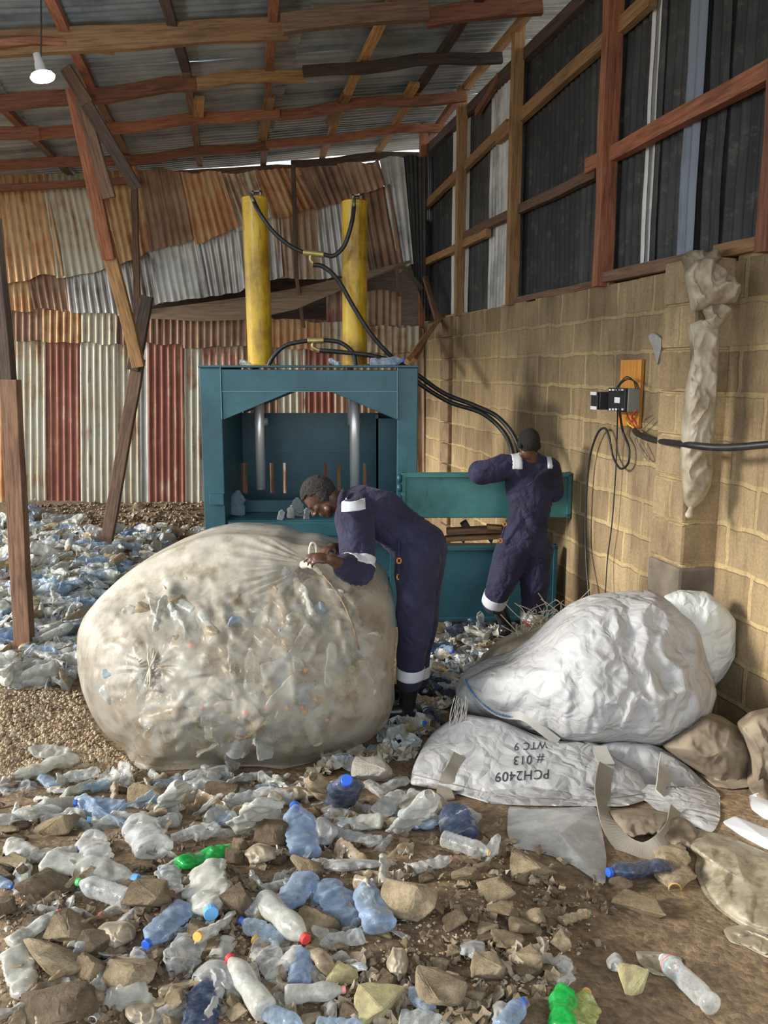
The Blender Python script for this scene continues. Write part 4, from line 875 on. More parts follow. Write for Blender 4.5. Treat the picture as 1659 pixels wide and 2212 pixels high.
for bb2 in bumps:
    for gx in range(int((bb2[0] - 70) // 60), int((bb2[0] + 70) // 60) + 1):
        for gy in range(int((bb2[1] - 70) // 60), int((bb2[1] + 70) // 60) + 1): grid.setdefault((gx, gy), []).append(bb2)
def bagD(x, y): return 4.50 - .36 * smooth(1250, 1660, y)
def bagT(x, y): return .18 + .34 * smooth(1160, 1420, y) - .05 * smooth(1500, 1660, y)
def bagdisp(x, y, r):
    d = 0
    fade = smooth(1170, 1290, y) * .75 + .25
    for (bx, by, a, L, w_, hgt) in grid.get((int(x // 60), int(y // 60)), ()):
        dx, dy = x - bx, y - by; u = dx * math.cos(a) + dy * math.sin(a); v = -dx * math.sin(a) + dy * math.cos(a); u = max(0, abs(u) - L); q2 = (u * u + v * v) / (w_ * w_)
        if q2 < 4: d += hgt * math.exp(-q2 * 1.3)
    d *= fade
    for (kx, ky, am, ext, fr, lo, hi) in ((KN[0], KN[1], .020, 240, 46, 140, 215), (KN[0], KN[1], .008, 130, 30, 215, 330), (K2[0], K2[1], .012, 75, 20, 0, 360)):
        dx, dy = x - kx, -(y - ky); rr_ = math.hypot(dx, dy); an = math.degrees(math.atan2(dy, dx)) % 360
        if rr_ < ext and lo < an < hi:
            wq = smooth(lo, lo + 12, an) * (1 - smooth(hi - 12, hi, an)) if hi - lo < 359 else 1
            d += am * wq * (1 - rr_ / ext) * min(1, rr_ / 25 + .2) * math.sin(math.radians(an) * fr + 2.5 * noise.noise(Vector((an * .03, 0, 4)))) 
    d += .012 * fbm(Vector((x * .012, y * .012, 5)), 3)
    # raised ridge of gathered film running left from the knot, and the seam down the right
    dx = KN[0] - x
    if 0 < dx < 330: yy = 1216 - dx * .02 + 18 * math.sin(dx * .012); d += .035 * math.exp(-((y - yy) / (10 + dx * .10)) ** 2) * (1 - dx / 330)
    sxn = 700 + (y - 1240) * .32
    if 1230 < y < 1500: d += .012 * math.exp(-((x - sxn) / 7) ** 2)
    k = min(1.0, (1 - r) * 5 + .12)
    return Vector((0, -d * k, .35 * d * (1 if y < 1400 else -.4) * k))
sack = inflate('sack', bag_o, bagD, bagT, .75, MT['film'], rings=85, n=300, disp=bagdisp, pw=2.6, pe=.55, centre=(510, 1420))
tag(sack, 'huge round cream film sack stuffed with empty plastic bottles', 'sack')
def child(o, par): o.parent = par; o.matrix_parent_inverse = Matrix.Translation(-par.location); return o
MT['cream'] = mat('cream_film_knot', (.55, .50, .40), (.72, .68, .58), 12, .5, bump=.2); MT['twine'] = mat('brown_stitching', (.16, .11, .07), (.28, .2, .12), 30, .9, bump=.2)
KD = 4.20
b = MB(); b.add(*ell_mesh(P(674, 1221, KD), (.024, .03, .019))); b.add(*cap_mesh(P(670, 1219, KD), P(656, 1220, KD + .03), .016, .022)); b.add(*cap_mesh(P(680, 1226, KD), P(692, 1238, KD + .03), .014, .010)); child(b.build('knot', MT['cream'], None, sm=True), sack)
b = MB(); b.tube(cat_path([P(672, 1212, KD - .02), P(668, 1192, KD - .03), P(672, 1174, KD - .03), P(681, 1176, KD - .02), P(684, 1195, KD), P(682, 1212, KD)], 6), .0055, 8); child(b.build('tie_loop', MT['cream'], None, sm=True), sack)
# sewn seam and tied tuft, laid on the surface
def bagpt(x, y, out=.012):
    c = Vector((510, 1420, 0)); q_ = Vector((x, y, 0)); o_ = resample(bag_o, 120); dv = (q_ - c); a = math.atan2(dv.y, dv.x)
    R = min(o_, key=lambda p: abs((math.atan2(p.y - c.y, p.x - c.x) - a + math.pi) % (2 * math.pi) - math.pi)); r = min(.98, dv.length / (R - c).length)
    p = P(x, y, bagD(x, y) - bagT(x, y) * (1 - r ** 2.6) ** .55) + bagdisp(x, y, r); return p + (EYE - p).normalized() * out
b = MB(); b.tube([bagpt(x, y) for x, y in [(695, 1240), (715, 1262), (735, 1290), (750, 1320), (762, 1350), (770, 1380), (776, 1402)]], .005, 6)
child(b.build('side_seam', MT['twine'], None, sm=True), sack)
b = MB()
for a in range(7): an = math.radians(50 + 8 * a + (180 if a % 2 else 0)); b.tube([bagpt(325, 1440, .02), bagpt(325 + 14 * math.cos(an), 1440 - 22 * math.sin(an), .022), bagpt(325 + 22 * math.cos(an), 1440 - 42 * math.sin(an), .012)], [.006, .005, .002], 6)
child(b.build('tied_tuft', MT['cream'], None, sm=True), sack)
# the packed mass deep inside the sack
m, nt, b_ = nodes_of('packed_bottle_mass'); v = nt.nodes.new('ShaderNodeTexVoronoi'); v.inputs['Scale'].default_value = 8; tc = nt.nodes.new('ShaderNodeTexCoord'); nt.links.new(tc.outputs['Object'], v.inputs[0])
sp = nt.nodes.new('ShaderNodeSeparateColor'); nt.links.new(v.outputs['Color'], sp.inputs[0]); nt.links.new(ramp(nt, [(0, (.13, .09, .055)), (.4, (.24, .19, .14)), (.65, (.30, .28, .25)), (1, (.24, .28, .30))], sp.outputs[0]), b_.inputs['Base Color']); b_.inputs['Roughness'].default_value = .3
bump_of(nt, v.outputs['Distance'], .8, .05, b_); MT['mass'] = m
inn = inflate('packed_plastic', [(510 + (x - 510) * .965, 1418 + (y - 1418) * .955) for x, y in bag_o], lambda x, y: bagD(x, y) + .02, lambda x, y: bagT(x, y) - .19, .60, MT['mass'], rings=24, n=90, pw=2.6, pe=.55, centre=(510, 1420))
tag(inn, 'dense mass of crushed plastic seen dimly through the huge sack', 'crushed plastic', kind='stuff')
# ================================================================ bottles
KIND = {  # profile (r, z) for a bottle of length 1, r for its widest radius
 'water': ([(.55, 0), (.92, .012), (1, .04)] + [(1 - .075 * (k % 2), .07 + .045 * k) for k in range(12)] + [(1, .62), (1, .68), (.93, .74), (.75, .81), (.5, .87), (.34, .905), (.32, .94)], .145),
 'soda': ([(.5, 0), (.85, .01), (1, .05), (1, .22), (.94, .30), (.86, .38), (.86, .46), (.94, .54), (1, .62), (.97, .70), (.82, .78), (.58, .86), (.38, .91), (.33, .94)], .135),
 'big': ([(.5, 0), (.85, .01), (1, .04), (1, .2), (.98, .22), (1, .24), (1, .42), (.97, .44), (1, .46), (1, .6), (.9, .70), (.7, .79), (.45, .88), (.3, .92), (.29, .95)], .155),
 'flask': ([(.6, 0), (.95, .02), (1, .07), (.85, .13), (1, .2), (.98, .5), (.9, .62), (1, .70), (.97, .78), (.8, .85), (.5, .91), (.36, .93), (.34, .95)], .13)}
PROT = {}
def bottle_mesh(kind, crush, seed):
    key = (kind, crush, seed)
    if key in PROT: return PROT[key]
    prof, R = KIND[kind]; n = 26; rs = random.Random(seed * 31 + crush * 7 + len(kind)); pr = []
    for i in range(len(prof) - 1):
        (r0, z0), (r1, z1) = prof[i], prof[i + 1]; k = max(1, int((z1 - z0) / .024))
        for j in range(k): t = j / k; pr.append((r0 + (r1 - r0) * t, z0 + (z1 - z0) * t))
    pr.append(prof[-1]); b = MB(); b.v.append(Vector((0, 0, .02)))
    fl = [1, .62, .36, .22][crush]; ph = rs.uniform(0, 9); bend = rs.uniform(-.12, .12) * (crush > 0); pos = rs.uniform(.25, .6)
    for r, z in pr:
        for i in range(n):
            a = 2 * math.pi * i / n; body_ = smooth(1.0, .80, z) if False else (1 - smooth(.74, .9, z)); f = 1 - (1 - fl) * body_
            if crush: f *= 1 - .35 * math.exp(-((z - pos) / .12) ** 2) * body_
            x = r * R * math.cos(a) * f; y = r * R * math.sin(a) * (1 + (1 - f) * .38)
            q_ = Vector((math.cos(a) * .9, math.sin(a) * .9, z * 5 + ph)); am = (.004, .022, .034, .036)[crush] * body_
            vd = noise.voronoi(q_ * 1.1)[0]; nn = noise.noise(q_ * 1.3) * am * 1.3 + (min(.5, vd[1] - vd[0]) - .22) * am * 1.7
            x += math.cos(a) * nn + bend * z * z + .02 * (crush > 0) * noise.noise(Vector((z * 4, ph, 1))); y += math.sin(a) * nn + .3 * bend * math.sin(z * 3)
            b.v.append(Vector((x, y, z)))
    m = len(pr); b.f = [(0, 1 + (i + 1) % n, 1 + i) for i in range(n)] + [(1 + j * n + i, 1 + j * n + (i + 1) % n, 1 + (j + 1) * n + (i + 1) % n, 1 + (j + 1) * n + i) for j in range(m - 1) for i in range(n)]
    me = bpy.data.meshes.new('plastic_bottle'); me.from_pydata([tuple(v) for v in b.v], [], b.f); me.materials.append(MT['clear'])
    for p in me.polygons: p.use_smooth = True
    tipc = sum((b.v[1 + (m - 1) * n + i] for i in range(n)), Vector()) / n
    c = MB(); rc = prof[-1][0] * R * 1.22; z0 = prof[-1][1] - .012
    c.lathe([(rc, z0), (rc, z0 + .055), (rc * .9, z0 + .062), (.001, z0 + .063)], 16, Matrix.Translation((tipc.x, tipc.y, 0))); mc = bpy.data.meshes.new('cap'); mc.from_pydata([tuple(v) for v in c.v], [], c.f); mc.materials.append(MT['capw'])
    rg = MB(); rg.lathe([(rc * .96, z0 - .012), (rc * 1.02, z0 - .006), (rc * 1.02, z0 + .004), (rc * .95, z0 + .008)], 16, Matrix.Translation((tipc.x, tipc.y, 0)), caps=False); mr = bpy.data.meshes.new('neck_ring'); mr.from_pydata([tuple(v) for v in rg.v], [], rg.f); mr.materials.append(MT['capw'])
    o = bpy.data.objects.new('plastic_bottle', me); oc = bpy.data.objects.new('cap', mc); orr = bpy.data.objects.new('neck_ring', mr); PROT[key] = (o, oc, orr, R * max(.4, fl)); return PROT[key]
def setm(o, m): o.material_slots[0].link = 'OBJECT'; o.material_slots[0].material = m
def bottle(kind, crush, seed, base, tip, col, cap=None, label='', group=None, width=1.0, roll=None, lift=True, parts=True):
    o, oc, orr, R = bottle_mesh(kind, crush, seed); r = o.copy(); COL.objects.link(r); d = tip - base; L = d.length; Z = d.normalized(); width = 1 + (width - 1) * .62
    up = Vector((0, 0, 1)); X = up - Z * up.dot(Z)
    if X.length < .1: X = Vector((1, 0, 0)) - Z * Z.x
    X.normalize(); Y = Z.cross(X)
    if roll: q_ = Quaternion(Z, roll); X = q_ @ X; Y = q_ @ Y
    M = Matrix((X * L * width, Y * L * width, Z * L)).transposed().to_4x4(); M.translation = base + (up * R * L * width * .9 if lift else Vector())
    r.matrix_world = M; setm(r, MT[col]); tag(r, label, 'bottle', group)
    if cap and parts:
        c = (oc if cap != cap.upper() else orr).copy(); COL.objects.link(c); c.parent = r; setm(c, MT['cap' + cap.lower()])
    return r
# pixel ends of the bottles one can point to: (base), (neck), kind, crush, colour, cap, width, label
HB = [
 ((158, 1643), (20, 1684), 'big', 1, 'cloudy', None, 1.0, 'long milky bottle at the left, by the edge of the bare gravel'),
 ((150, 1628), (58, 1626), 'big', 3, 'cloudy', None, 1.3, 'flattened milky bottle lying on the gravel above a long milky one'),
 ((188, 1705), (98, 1703), 'water', 2, 'clear', None, 1.1, 'small flattened clear bottle left of the blue ribbed flattened one'),
 ((136, 1678), (198, 1673), 'water', 0, 'clear', 'g', .9, 'small clear bottle with a green cap near the sack'),
 ((267, 1738), (160, 1740), 'water', 2, 'blue', 'b', 1.2, 'flattened violet-blue ribbed bottle beside the pale rock at left'),
 ((108, 1745), (-10, 1790), 'big', 2, 'clear', None, 1.1, 'crumpled clear bottle running off the left edge above the rocks'),
 ((358, 1748), (386, 1688), 'soda', 2, 'cloudy', None, 1.3, 'crumpled white bottle standing tilted below the sack'),
 ((62, 1855), (18, 1815), 'soda', 1, 'cloudy', None, 1.5, 'dented cream bottle end at the left, behind the fat cloudy bottle'),
 ((65, 1850), (174, 1832), 'big', 1, 'cloudy', 'b', 1.35, 'fat cloudy bottle with a blue cap at the left'),
 ((207, 1862), (193, 1806), 'soda', 1, 'clear', None, 1.4, 'clear bottle whose round base faces forward, right of the fat cloudy one'),
 ((335, 1842), (286, 1782), 'water', 1, 'clear', None, 1.4, 'ribbed clear bottle with its round base forward, above the green bottle'),
 ((100, 1864), (299, 1896), 'big', 1, 'cloudy', 'l', .9, 'very long cloudy bottle with a light blue cap at the left'),
 ((384, 1868), (497, 1830), 'soda', 1, 'green', 'g', 1.25, 'crumpled bright green bottle among the clear ones, left of centre'),
 ((281, 1950), (166, 1910), 'water', 0, 'clear', 'g', 1.1, 'shiny ribbed clear bottle with a green cap at the left'),
 ((366, 1868), (370, 1936), 'soda', 2, 'clear', 'P', 1.5, 'crushed clear bottle with a pink neck ring below the green one'),
 ((441, 1872), (464, 1990), 'water', 2, 'cloudy', 'l', 1.35, 'flattened grey bottle with a blue cap pointing down'),
 ((402, 1956), (313, 2052), 'water', 1, 'blue', 'b', 1.3, 'blue square bottle with a dark blue cap, lower left'),
 ((20, 2036), (132, 1964), 'soda', 1, 'cloudy', 'p', 1.1, 'pale bottle with a pinkish cap at the left among large rocks'),
 ((415, 2022), (370, 2100), 'big', 2, 'clear', None, 1.9, 'big crumpled clear jar, lower left of centre'),
 ((576, 2194), (494, 2074), 'soda', 0, 'cloudy', 'r', 1.05, 'cloudy bottle with a red cap slanting to the bottom edge'),
 ((425, 2225), (443, 2118), 'water', 2, 'navyb', None, 1.8, 'flattened dark blue bottle at the bottom edge'),
 ((420, 1806), (516, 1786), 'soda', 1, 'clear', None, 1.2, 'clear bottle with an open neck just above the green one'),
 ((447, 1752), (500, 1776), 'water', 2, 'pale', None, 1.4, 'small crushed sky blue bottle above the green one'),
 ((582, 1732), (512, 1784), 'soda', 2, 'cloudy', None, 1.3, 'creamy flattened bottle upper right of the crushed sky blue one'),
 ((120, 1772), (192, 1772), 'soda', 2, 'cloudy', None, 1.1, 'white crumpled bottle beside the pale rock at left'),
 ((-12, 1888), (26, 1914), 'water', 1, 'blue', 'b', 1.2, 'deep blue capped bottle cut off by the left edge'),
 ((660, 1846), (634, 1752), 'water', 1, 'blue', 'b', 1.15, 'ribbed blue bottle standing on its base in the middle of the rubble'),
 ((816, 1816), (714, 1788), 'soda', 2, 'clear', 'r', 1.1, 'flattened clear bottle with a red cap in the middle'),
 ((820, 1773), (758, 1788), 'soda', 1, 'cloudy', 'W', 1.0, 'white necked bottle above the red capped flattened one'),
 ((870, 1788), (942, 1734), 'water', 2, 'clear', None, 1.5, 'wide flattened clear bottle left of the blue film'),
 ((823, 1752), (869, 1720), 'water', 1, 'clear', None, 1.3, 'clear bottle upper left of the wide flattened one'),
 ((1000, 1812), (970, 1754), 'water', 1, 'navyb', None, 1.5, 'dark blue crushed bottle below the left strap of the white bag'),
 ((904, 1786), (972, 1754), 'water', 3, 'blue', None, 1.2, 'thin bright blue flattened bottle left of the dark blue one'),
 ((957, 1816), (1064, 1850), 'water', 0, 'clear', 'O', 1.1, 'ribbed clear bottle with a yellow neck ring near the rocks'),
 ((894, 1870), (980, 1850), 'soda', 2, 'clear', 'P', 1.3, 'crushed clear bottle with a pink neck, left of the yellow ringed one'),
 ((664, 1893), (612, 1978), 'water', 1, 'blue', None, 1.5, 'pale blue ribbed bottle tilted up behind the milky white red-capped one'),
 ((696, 1905), (766, 1992), 'big', 2, 'blue', None, 1.5, 'big crushed blue bottle left of the upright blue capped one'),
 ((822, 2010), (786, 1906), 'soda', 1, 'blue', 'l', 1.45, 'blue bottle with a blue cap leaning against the largest rock'),
 ((567, 1953), (664, 2042), 'soda', 0, 'cloudy', 'r', 1.15, 'milky white bottle with a red cap in the middle of the heap'),
 ((607, 2032), (518, 1984), 'water', 1, 'pale', 'b', 1.25, 'light blue bottle with a blue cap under the milky white one'),
 ((645, 2122), (648, 2046), 'water', 1, 'blue', None, 1.7, 'blue ribbed bottle pointing down below the milky white one'),
 ((612, 2098), (550, 2022), 'soda', 2, 'clear', 'o', 1.6, 'crumpled clear bottle with an orange neck cap'),
 ((614, 2152), (748, 2140), 'soda', 0, 'cloudy', 'p', 1.2, 'grey cloudy bottle with a pink cap near the bottom edge'),
 ((565, 2182), (660, 2222), 'water', 0, 'pale', None, 1.4, 'pale ribbed bottle at the bottom edge beside the red capped one'),
 ((683, 2208), (795, 2214), 'water', 1, 'pale', None, 1.3, 'light blue bottle along the bottom edge'),
 ((928, 2178), (884, 2130), 'water', 1, 'pale', None, 1.5, 'blue-grey ribbed bottle beside the tall pointed rock'),
 ((862, 2196), (980, 2206), 'big', 2, 'clear', None, 1.2, 'clear flattened bottle at the bottom edge under the yellowish rock'),
 ((713, 1730), (674, 1680), 'soda', 1, 'amber', None, 1.3, 'dirty amber bottle just below the sack'),
 ((737, 1740), (748, 1684), 'water', 1, 'navyb', 'b', 1.4, 'dark blue bottle beside the white foam lump'),
 ((572, 1672), (504, 1681), 'soda', 1, 'clear', None, 1.2, 'clear bottle touching the underside of the sack'),
 ((490, 1668), (396, 1684), 'soda', 0, 'clear', 'w', 1.0, 'clear bottle with a white cap lying under the edge of the sack'),
 ((786, 2012), (686, 2032), 'soda', 2, 'clear', None, 1.4, 'flat clear bottle below the big crushed blue one'),
 ((1436, 1872), (1311, 1888), 'water', 1, 'navyb', 'b', 1.3, 'dark ribbed bottle with a bright blue cap under the strap loop'),
 ((1440, 1825), (1457, 1912), 'soda', 2, 'amber', 'O', 1.6, 'tan bottle with an orange neck ring pointing down beside the strap loop'),
 ((1541, 2180), (1424, 2068), 'flask', 0, 'clear', 'W', 1.05, 'clear bottle with pink and blue rings lying on bare dirt'),
 ((1214, 2222), (1214, 2126), 'soda', 1, 'green', None, 1.6, 'bright green bottle at the bottom edge'),
 ((1260, 2225), (1269, 2134), 'soda', 2, 'olive', 'o', 1.6, 'olive bottle with an orange cap at the bottom edge'),
 ((1080, 2230), (1132, 2164), 'water', 0, 'blue', 'b', 1.4, 'blue bottle with a blue cap at the bottom edge, right of centre'),
 ((1208, 2062), (1216, 2122), 'soda', 2, 'clear', None, 1.9, 'square crushed clear bottle above the bright green one'),
 ((1212, 1984), (1277, 1964), 'flask', 1, 'amber', 'G', 1.1, 'small flat tan bottle right of the rock pile')]
for i, (a, t_, kd, cr, col, cp, w_, lb) in enumerate(HB):
    pa, pt = G(*a, .03), G(*t_, .03)
    if a[1] > 2212 or t_[1] > 2212 or True:
        d = pt - pa; mx = .40 if kd == 'big' else .34
        if d.length > mx:                                           # leaning bottles rise a little instead of stretching
            r2 = ray(*t_) if t_[1] < a[1] else ray(*a); anchor = pa if t_[1] < a[1] else pt
            best = min((EYE + r2 * (s_ * .01) for s_ in range(150, 700)), key=lambda p_: abs((p_ - anchor).length - mx))
            if t_[1] < a[1]: pt = best
            else: pa = best
    o = bottle(kd, cr, i % 5, pa - Vector((0, 0, .02)), pt - Vector((0, 0, .02)), col, cp, lb, None, w_, roll=random.Random(i).uniform(-.35, .35))
    if 'pink and blue rings' in lb:
        for z_, c_, w2 in ((.80, (.75, .05, .2), 1.0), (.73, (.05, .45, .8), 1.0)):
            b = MB(); r_c = .13 * (.93 if z_ > .78 else .99); b.lathe([(r_c, z_ - .006), (r_c * 1.02, z_), (r_c, z_ + .006)], 24, caps=False); q_ = b.build('printed_ring', mat('ring_' + str(z_), c_, None, rough=.4, bump=0), None, sm=True); q_.parent = o
# ---- regions of unsorted bottles; nothing tells these apart
def inside(poly, x, y):
    c = False; n = len(poly)
    for i in range(n):
        (x1, y1), (x2, y2) = poly[i], poly[i - 1]
        if (y1 > y) != (y2 > y) and x < (x2 - x1) * (y - y1) / (y2 - y1) + x1: c = not c
    return c
def scatter(poly, n, seed):
    r = random.Random(seed); xs = [p[0] for p in poly]; ys = [p[1] for p in poly]; out = []
    while len(out) < n:
        x, y = r.uniform(min(xs), max(xs)), r.uniform(min(ys), max(ys))
        if inside(poly, x, y): out.append((x, y))
    return out
def litter(poly, n, seed, cols, label, group, Ls=(.17, .26), capp=.4, dz=(0, .08), parts=True):
    r = random.Random(seed)
    for x, y in scatter(poly, n, seed + 1):
        p = G(x, y); a = r.uniform(0, 6.283); L = r.uniform(*Ls); d = Vector((math.cos(a), math.sin(a), r.uniform(-.15, .35))).normalized() * L
        base = p - d / 2; base.z = gz(p.x, p.y) + r.uniform(*dz); bt = base + d
        bottle(r.choice(['water', 'soda', 'water', 'flask', 'big']), r.choice([0, 1, 1, 2, 2, 3]), r.randrange(5), base, bt, r.choice(cols), r.choice('bwrlWWo') if r.random() < capp else None, label, group, r.uniform(.95, 1.3), r.uniform(0, 6), parts=parts)
mixc_ = ['clear', 'cloudy', 'cloudy', 'cloudy', 'pale', 'clear', 'cloudy', 'blue']
heap = [(-5, 1120), (60, 1105), (230, 1165), (400, 1150), (410, 1165), (330, 1205), (220, 1280), (165, 1370), (170, 1480), (-5, 1485)]
litter(heap, 66, 21, mixc_ + ['amber', 'cloudy'], 'crushed plastic bottle in the heap left of the huge sack', 'bottles heaped left of the huge sack', Ls=(.2, .32))
litter([(170, 1200), (300, 1180), (230, 1250), (190, 1330), (120, 1300)], 18, 23, ['pale', 'blue', 'pale', 'clear'], 'pale blue bottle in the blue cluster behind the huge sack', 'pale blue bottles clustered behind the huge sack', Ls=(.2, .3))
litter([(900, 1365), (1060, 1360), (1070, 1420), (985, 1500), (930, 1575), (885, 1600), (915, 1500)], 24, 25, ['clear', 'clear', 'navyb', 'cloudy', 'amber', 'blue'], 'dim plastic bottle on the floor between the bending worker and the white bag', 'bottles on the floor behind the bending worker', Ls=(.16, .24))
fg = [(0, 1690), (250, 1680), (420, 1695), (650, 1690), (860, 1720), (1080, 1780), (1090, 1850), (900, 1900), (830, 2060), (860, 2212), (0, 2212)]
litter(fg, 42, 27, ['clear', 'clear', 'cloudy', 'clear', 'amber'], 'scuffed clear bottle half buried in the rubble in front of the sack', 'bottles half buried in the front rubble', Ls=(.14, .22), dz=(-.04, .0), capp=.25)
litter([(420, 1100), (435, 1160), (360, 1180), (240, 1170), (300, 1140)], 8, 29, ['clear', 'cloudy', 'pale'], 'pale bottle on the bare earth left of the press', 'bottles on the earth left of the press', Ls=(.2, .26))
# bottles showing through the front of the sack
r = random.Random(5); cnt = 0
while cnt < 66:
    a = r.uniform(0, 6.283); rr_ = math.sqrt(r.random()) * .80; x, y = 520 + 330 * rr_ * math.cos(a), 1430 + 215 * rr_ * math.sin(a)
    if y < 1290 and x < 640: continue
    a = r.uniform(0, 6.283); h_ = r.uniform(34, 50); dx, dy = h_ * math.cos(a), h_ * math.sin(a); k_ = r.choice(['water', 'soda', 'soda', 'big'])
    bottle(k_, r.choice([0, 1, 1, 2]), r.randrange(5), bagpt(x - dx, y - dy, -.05), bagpt(x + dx, y + dy, -.05), r.choice(['clear', 'cloudy', 'clear', 'amber', 'pale', 'cloudy']), r.choice('rpwo') if r.random() < .5 else None, 'bottle pressed against the inside of the huge cream sack', 'bottles inside the huge sack', 1.0, 1.57 + r.uniform(-.4, .4), lift=False); cnt += 1
# on the press
zb_ = zs
def onpress(x, y, D, L, a, kd, cr, col, cp, lb, w_=1.0, tilt=0, z=None):
    p = P(x, y, D); p.z = z; d = Vector((math.cos(a) * math.cos(tilt), math.sin(a) * math.cos(tilt), math.sin(tilt))) * L
    base = p if tilt > .8 else p - d / 2
    if tilt > .8: base = p
    return bottle(kd, cr, 1, base, base + d, col, cp, lb, None, w_, .6, lift=tilt < .8)
onpress(511, 1120, YF + .25, .22, 1.2, 'big', 1, 'pale', None, 'fat pale blue jar standing in the left corner of the press bed', 2.0, 1.35, zs)
onpress(604, 1124, YF + .05, .09, .9, 'water', 1, 'clear', None, 'tiny crushed clear bottle on the front sill of the press', 2.2, 1.2, zs)
onpress(628, 1124, YF + .12, .11, 1.2, 'soda', 1, 'cloudy', 'w', 'short cloudy bottle in the middle of the press bed', 2.2, 1.3, zs)
onpress(645, 1118, YF + .22, .17, 1.6, 'big', 2, 'clear', None, 'tall crumpled clear bottle at the back of the press bed', 2.0, 1.2, zs + .0)
onpress(662, 1124, YF + .08, .10, 1.7, 'water', 1, 'clear', None, 'small clear bottle on the press bed under the bending man\'s face', 2.0, 1.2, zs)
onpress(532, 790, YF + .15, .13, 2.2, 'soda', 1, 'clear', None, 'crushed clear bottle on top of the press left of the cylinders', 2.2, .3, zt + .02)
onpress(722, 790, YF + .10, .13, 2.6, 'water', 1, 'pale', None, 'small pale blue bottle on top of the press between the cylinders', 2.2, .3, zt + .02)
onpress(837, 790, YF + .15, .27, 3.14 - 3.14, 'water', 1, 'pale', 'b', 'long ribbed bottle lying on top of the press at the right', 1.2, 0, zt + .02)
# loose heap below the bottles one can single out
m, nt, b_ = nodes_of('mixed_waste_plastic'); oi = nt.nodes.new('ShaderNodeTexNoise'); oi.inputs['Scale'].default_value = 4; tc = nt.nodes.new('ShaderNodeTexCoord'); nt.links.new(tc.outputs['Object'], oi.inputs[0])
nt.links.new(ramp(nt, [(.35, (.42, .35, .25)), (.45, (.60, .57, .50)), (.55, (.52, .60, .68)), (.62, (.62, .60, .54)), (.7, (.36, .29, .2))], oi.outputs[0]), b_.inputs['Base Color']); b_.inputs['Roughness'].default_value = .3; MT['waste'] = m
def bottle_stuff(name, items, seed, label, cols, loc):
    """many crushed bottles nobody could count, one object"""
    r = random.Random(seed); b = MB(); mi = []; names = sorted(set(cols))
    for p, d in items:
        o, _, _, R = bottle_mesh(r.choice(['water', 'soda', 'water', 'big']), r.choice([1, 1, 2, 3]), r.randrange(5)); Z = d.normalized(); L = d.length; q_ = Quaternion(Z, r.uniform(0, 6.28)); X = q_ @ Z.orthogonal().normalized(); Y = Z.cross(X)
        M = Matrix((X * L * 1.15, Y * L * 1.15, Z * L)).transposed(); b.add([p + M @ (v.co - Vector((0, 0, .5))) for v in o.data.vertices], [tuple(f.vertices) for f in o.data.polygons]); mi += [names.index(r.choice(cols))] * len(o.data.polygons)
    me = bpy.data.meshes.new(name); me.from_pydata([tuple(v - loc) for v in b.v], [], b.f)
    for c_ in names: me.materials.append(MT[c_])
    me.polygons.foreach_set('material_index', mi); me.polygons.foreach_set('use_smooth', [True] * len(mi)); o = bpy.data.objects.new(name, me); o.location = loc; link(o); return tag(o, label, 'plastic waste', kind='stuff')
def on_ground(poly, n, seed, Ls, hz):
    r = random.Random(seed); out = []
    for x, y in scatter(poly, n, seed + 1):
        p = G(x, y); p.z += r.uniform(*hz); a = r.uniform(0, 6.283); out.append((p, Vector((math.cos(a), math.sin(a), r.uniform(-.3, .4))).normalized() * r.uniform(*Ls)))
    return out
bottle_stuff('bottle_heap', on_ground(heap, 400, 141, (.2, .32), (-.02, .10)), 142, 'crushed bottles filling the heap left of the huge sack', mixc_ + ['amber', 'cloudy', 'cloudy'], G(150, 1300))
bottle_stuff('bottle_litter', on_ground([(0, 1690), (300, 1670), (640, 1680), (880, 1720), (1080, 1790), (1080, 1860), (900, 1900), (850, 2000), (700, 2212), (0, 2212)], 170, 143, (.13, .22), (-.04, .01)), 144, 'crushed bottles buried in the rubble in front of the sack', ['clear', 'cloudy', 'amber', 'clear'], G(450, 1900))
bottle_stuff('bottle_litter', on_ground([(0, 1690), (300, 1675), (640, 1675), (880, 1715), (1060, 1790), (900, 1800), (500, 1790), (0, 1790)], 90, 149, (.16, .24), (-.01, .03)), 150, 'crushed bottles strewn along the front foot of the huge sack', ['clear', 'cloudy', 'amber', 'clear', 'cloudy', 'pale'], G(450, 1730))
bottle_stuff('bottle_litter', on_ground([(885, 1345), (1215, 1345), (1080, 1440), (985, 1500), (930, 1600), (640, 1690), (860, 1580)], 80, 145, (.15, .24), (-.03, .04)), 146, 'dim crushed bottles on the floor around both workers', ['clear', 'navyb', 'amber', 'cloudy'], G(1000, 1400))
r = random.Random(147); it_ = []
while len(it_) < 190:
    a = r.uniform(0, 6.283); rr_ = math.sqrt(r.random()) * .82; x, y = 515 + 335 * rr_ * math.cos(a), 1425 + 225 * rr_ * math.sin(a)
    if y < 1270 and x < 640: continue
    a = r.uniform(0, 6.283); it_.append((bagpt(x, y, -r.uniform(.12, .18)), Vector((math.cos(a), r.uniform(-.1, .3), math.sin(a))).normalized() * r.uniform(.2, .28)))
bottle_stuff('packed_bottles', it_, 148, 'crushed bottles packed just inside the film of the huge sack', ['cloudy', 'amber', 'clear', 'pale', 'cloudy', 'amber'], P(510, 1500, 4.2))
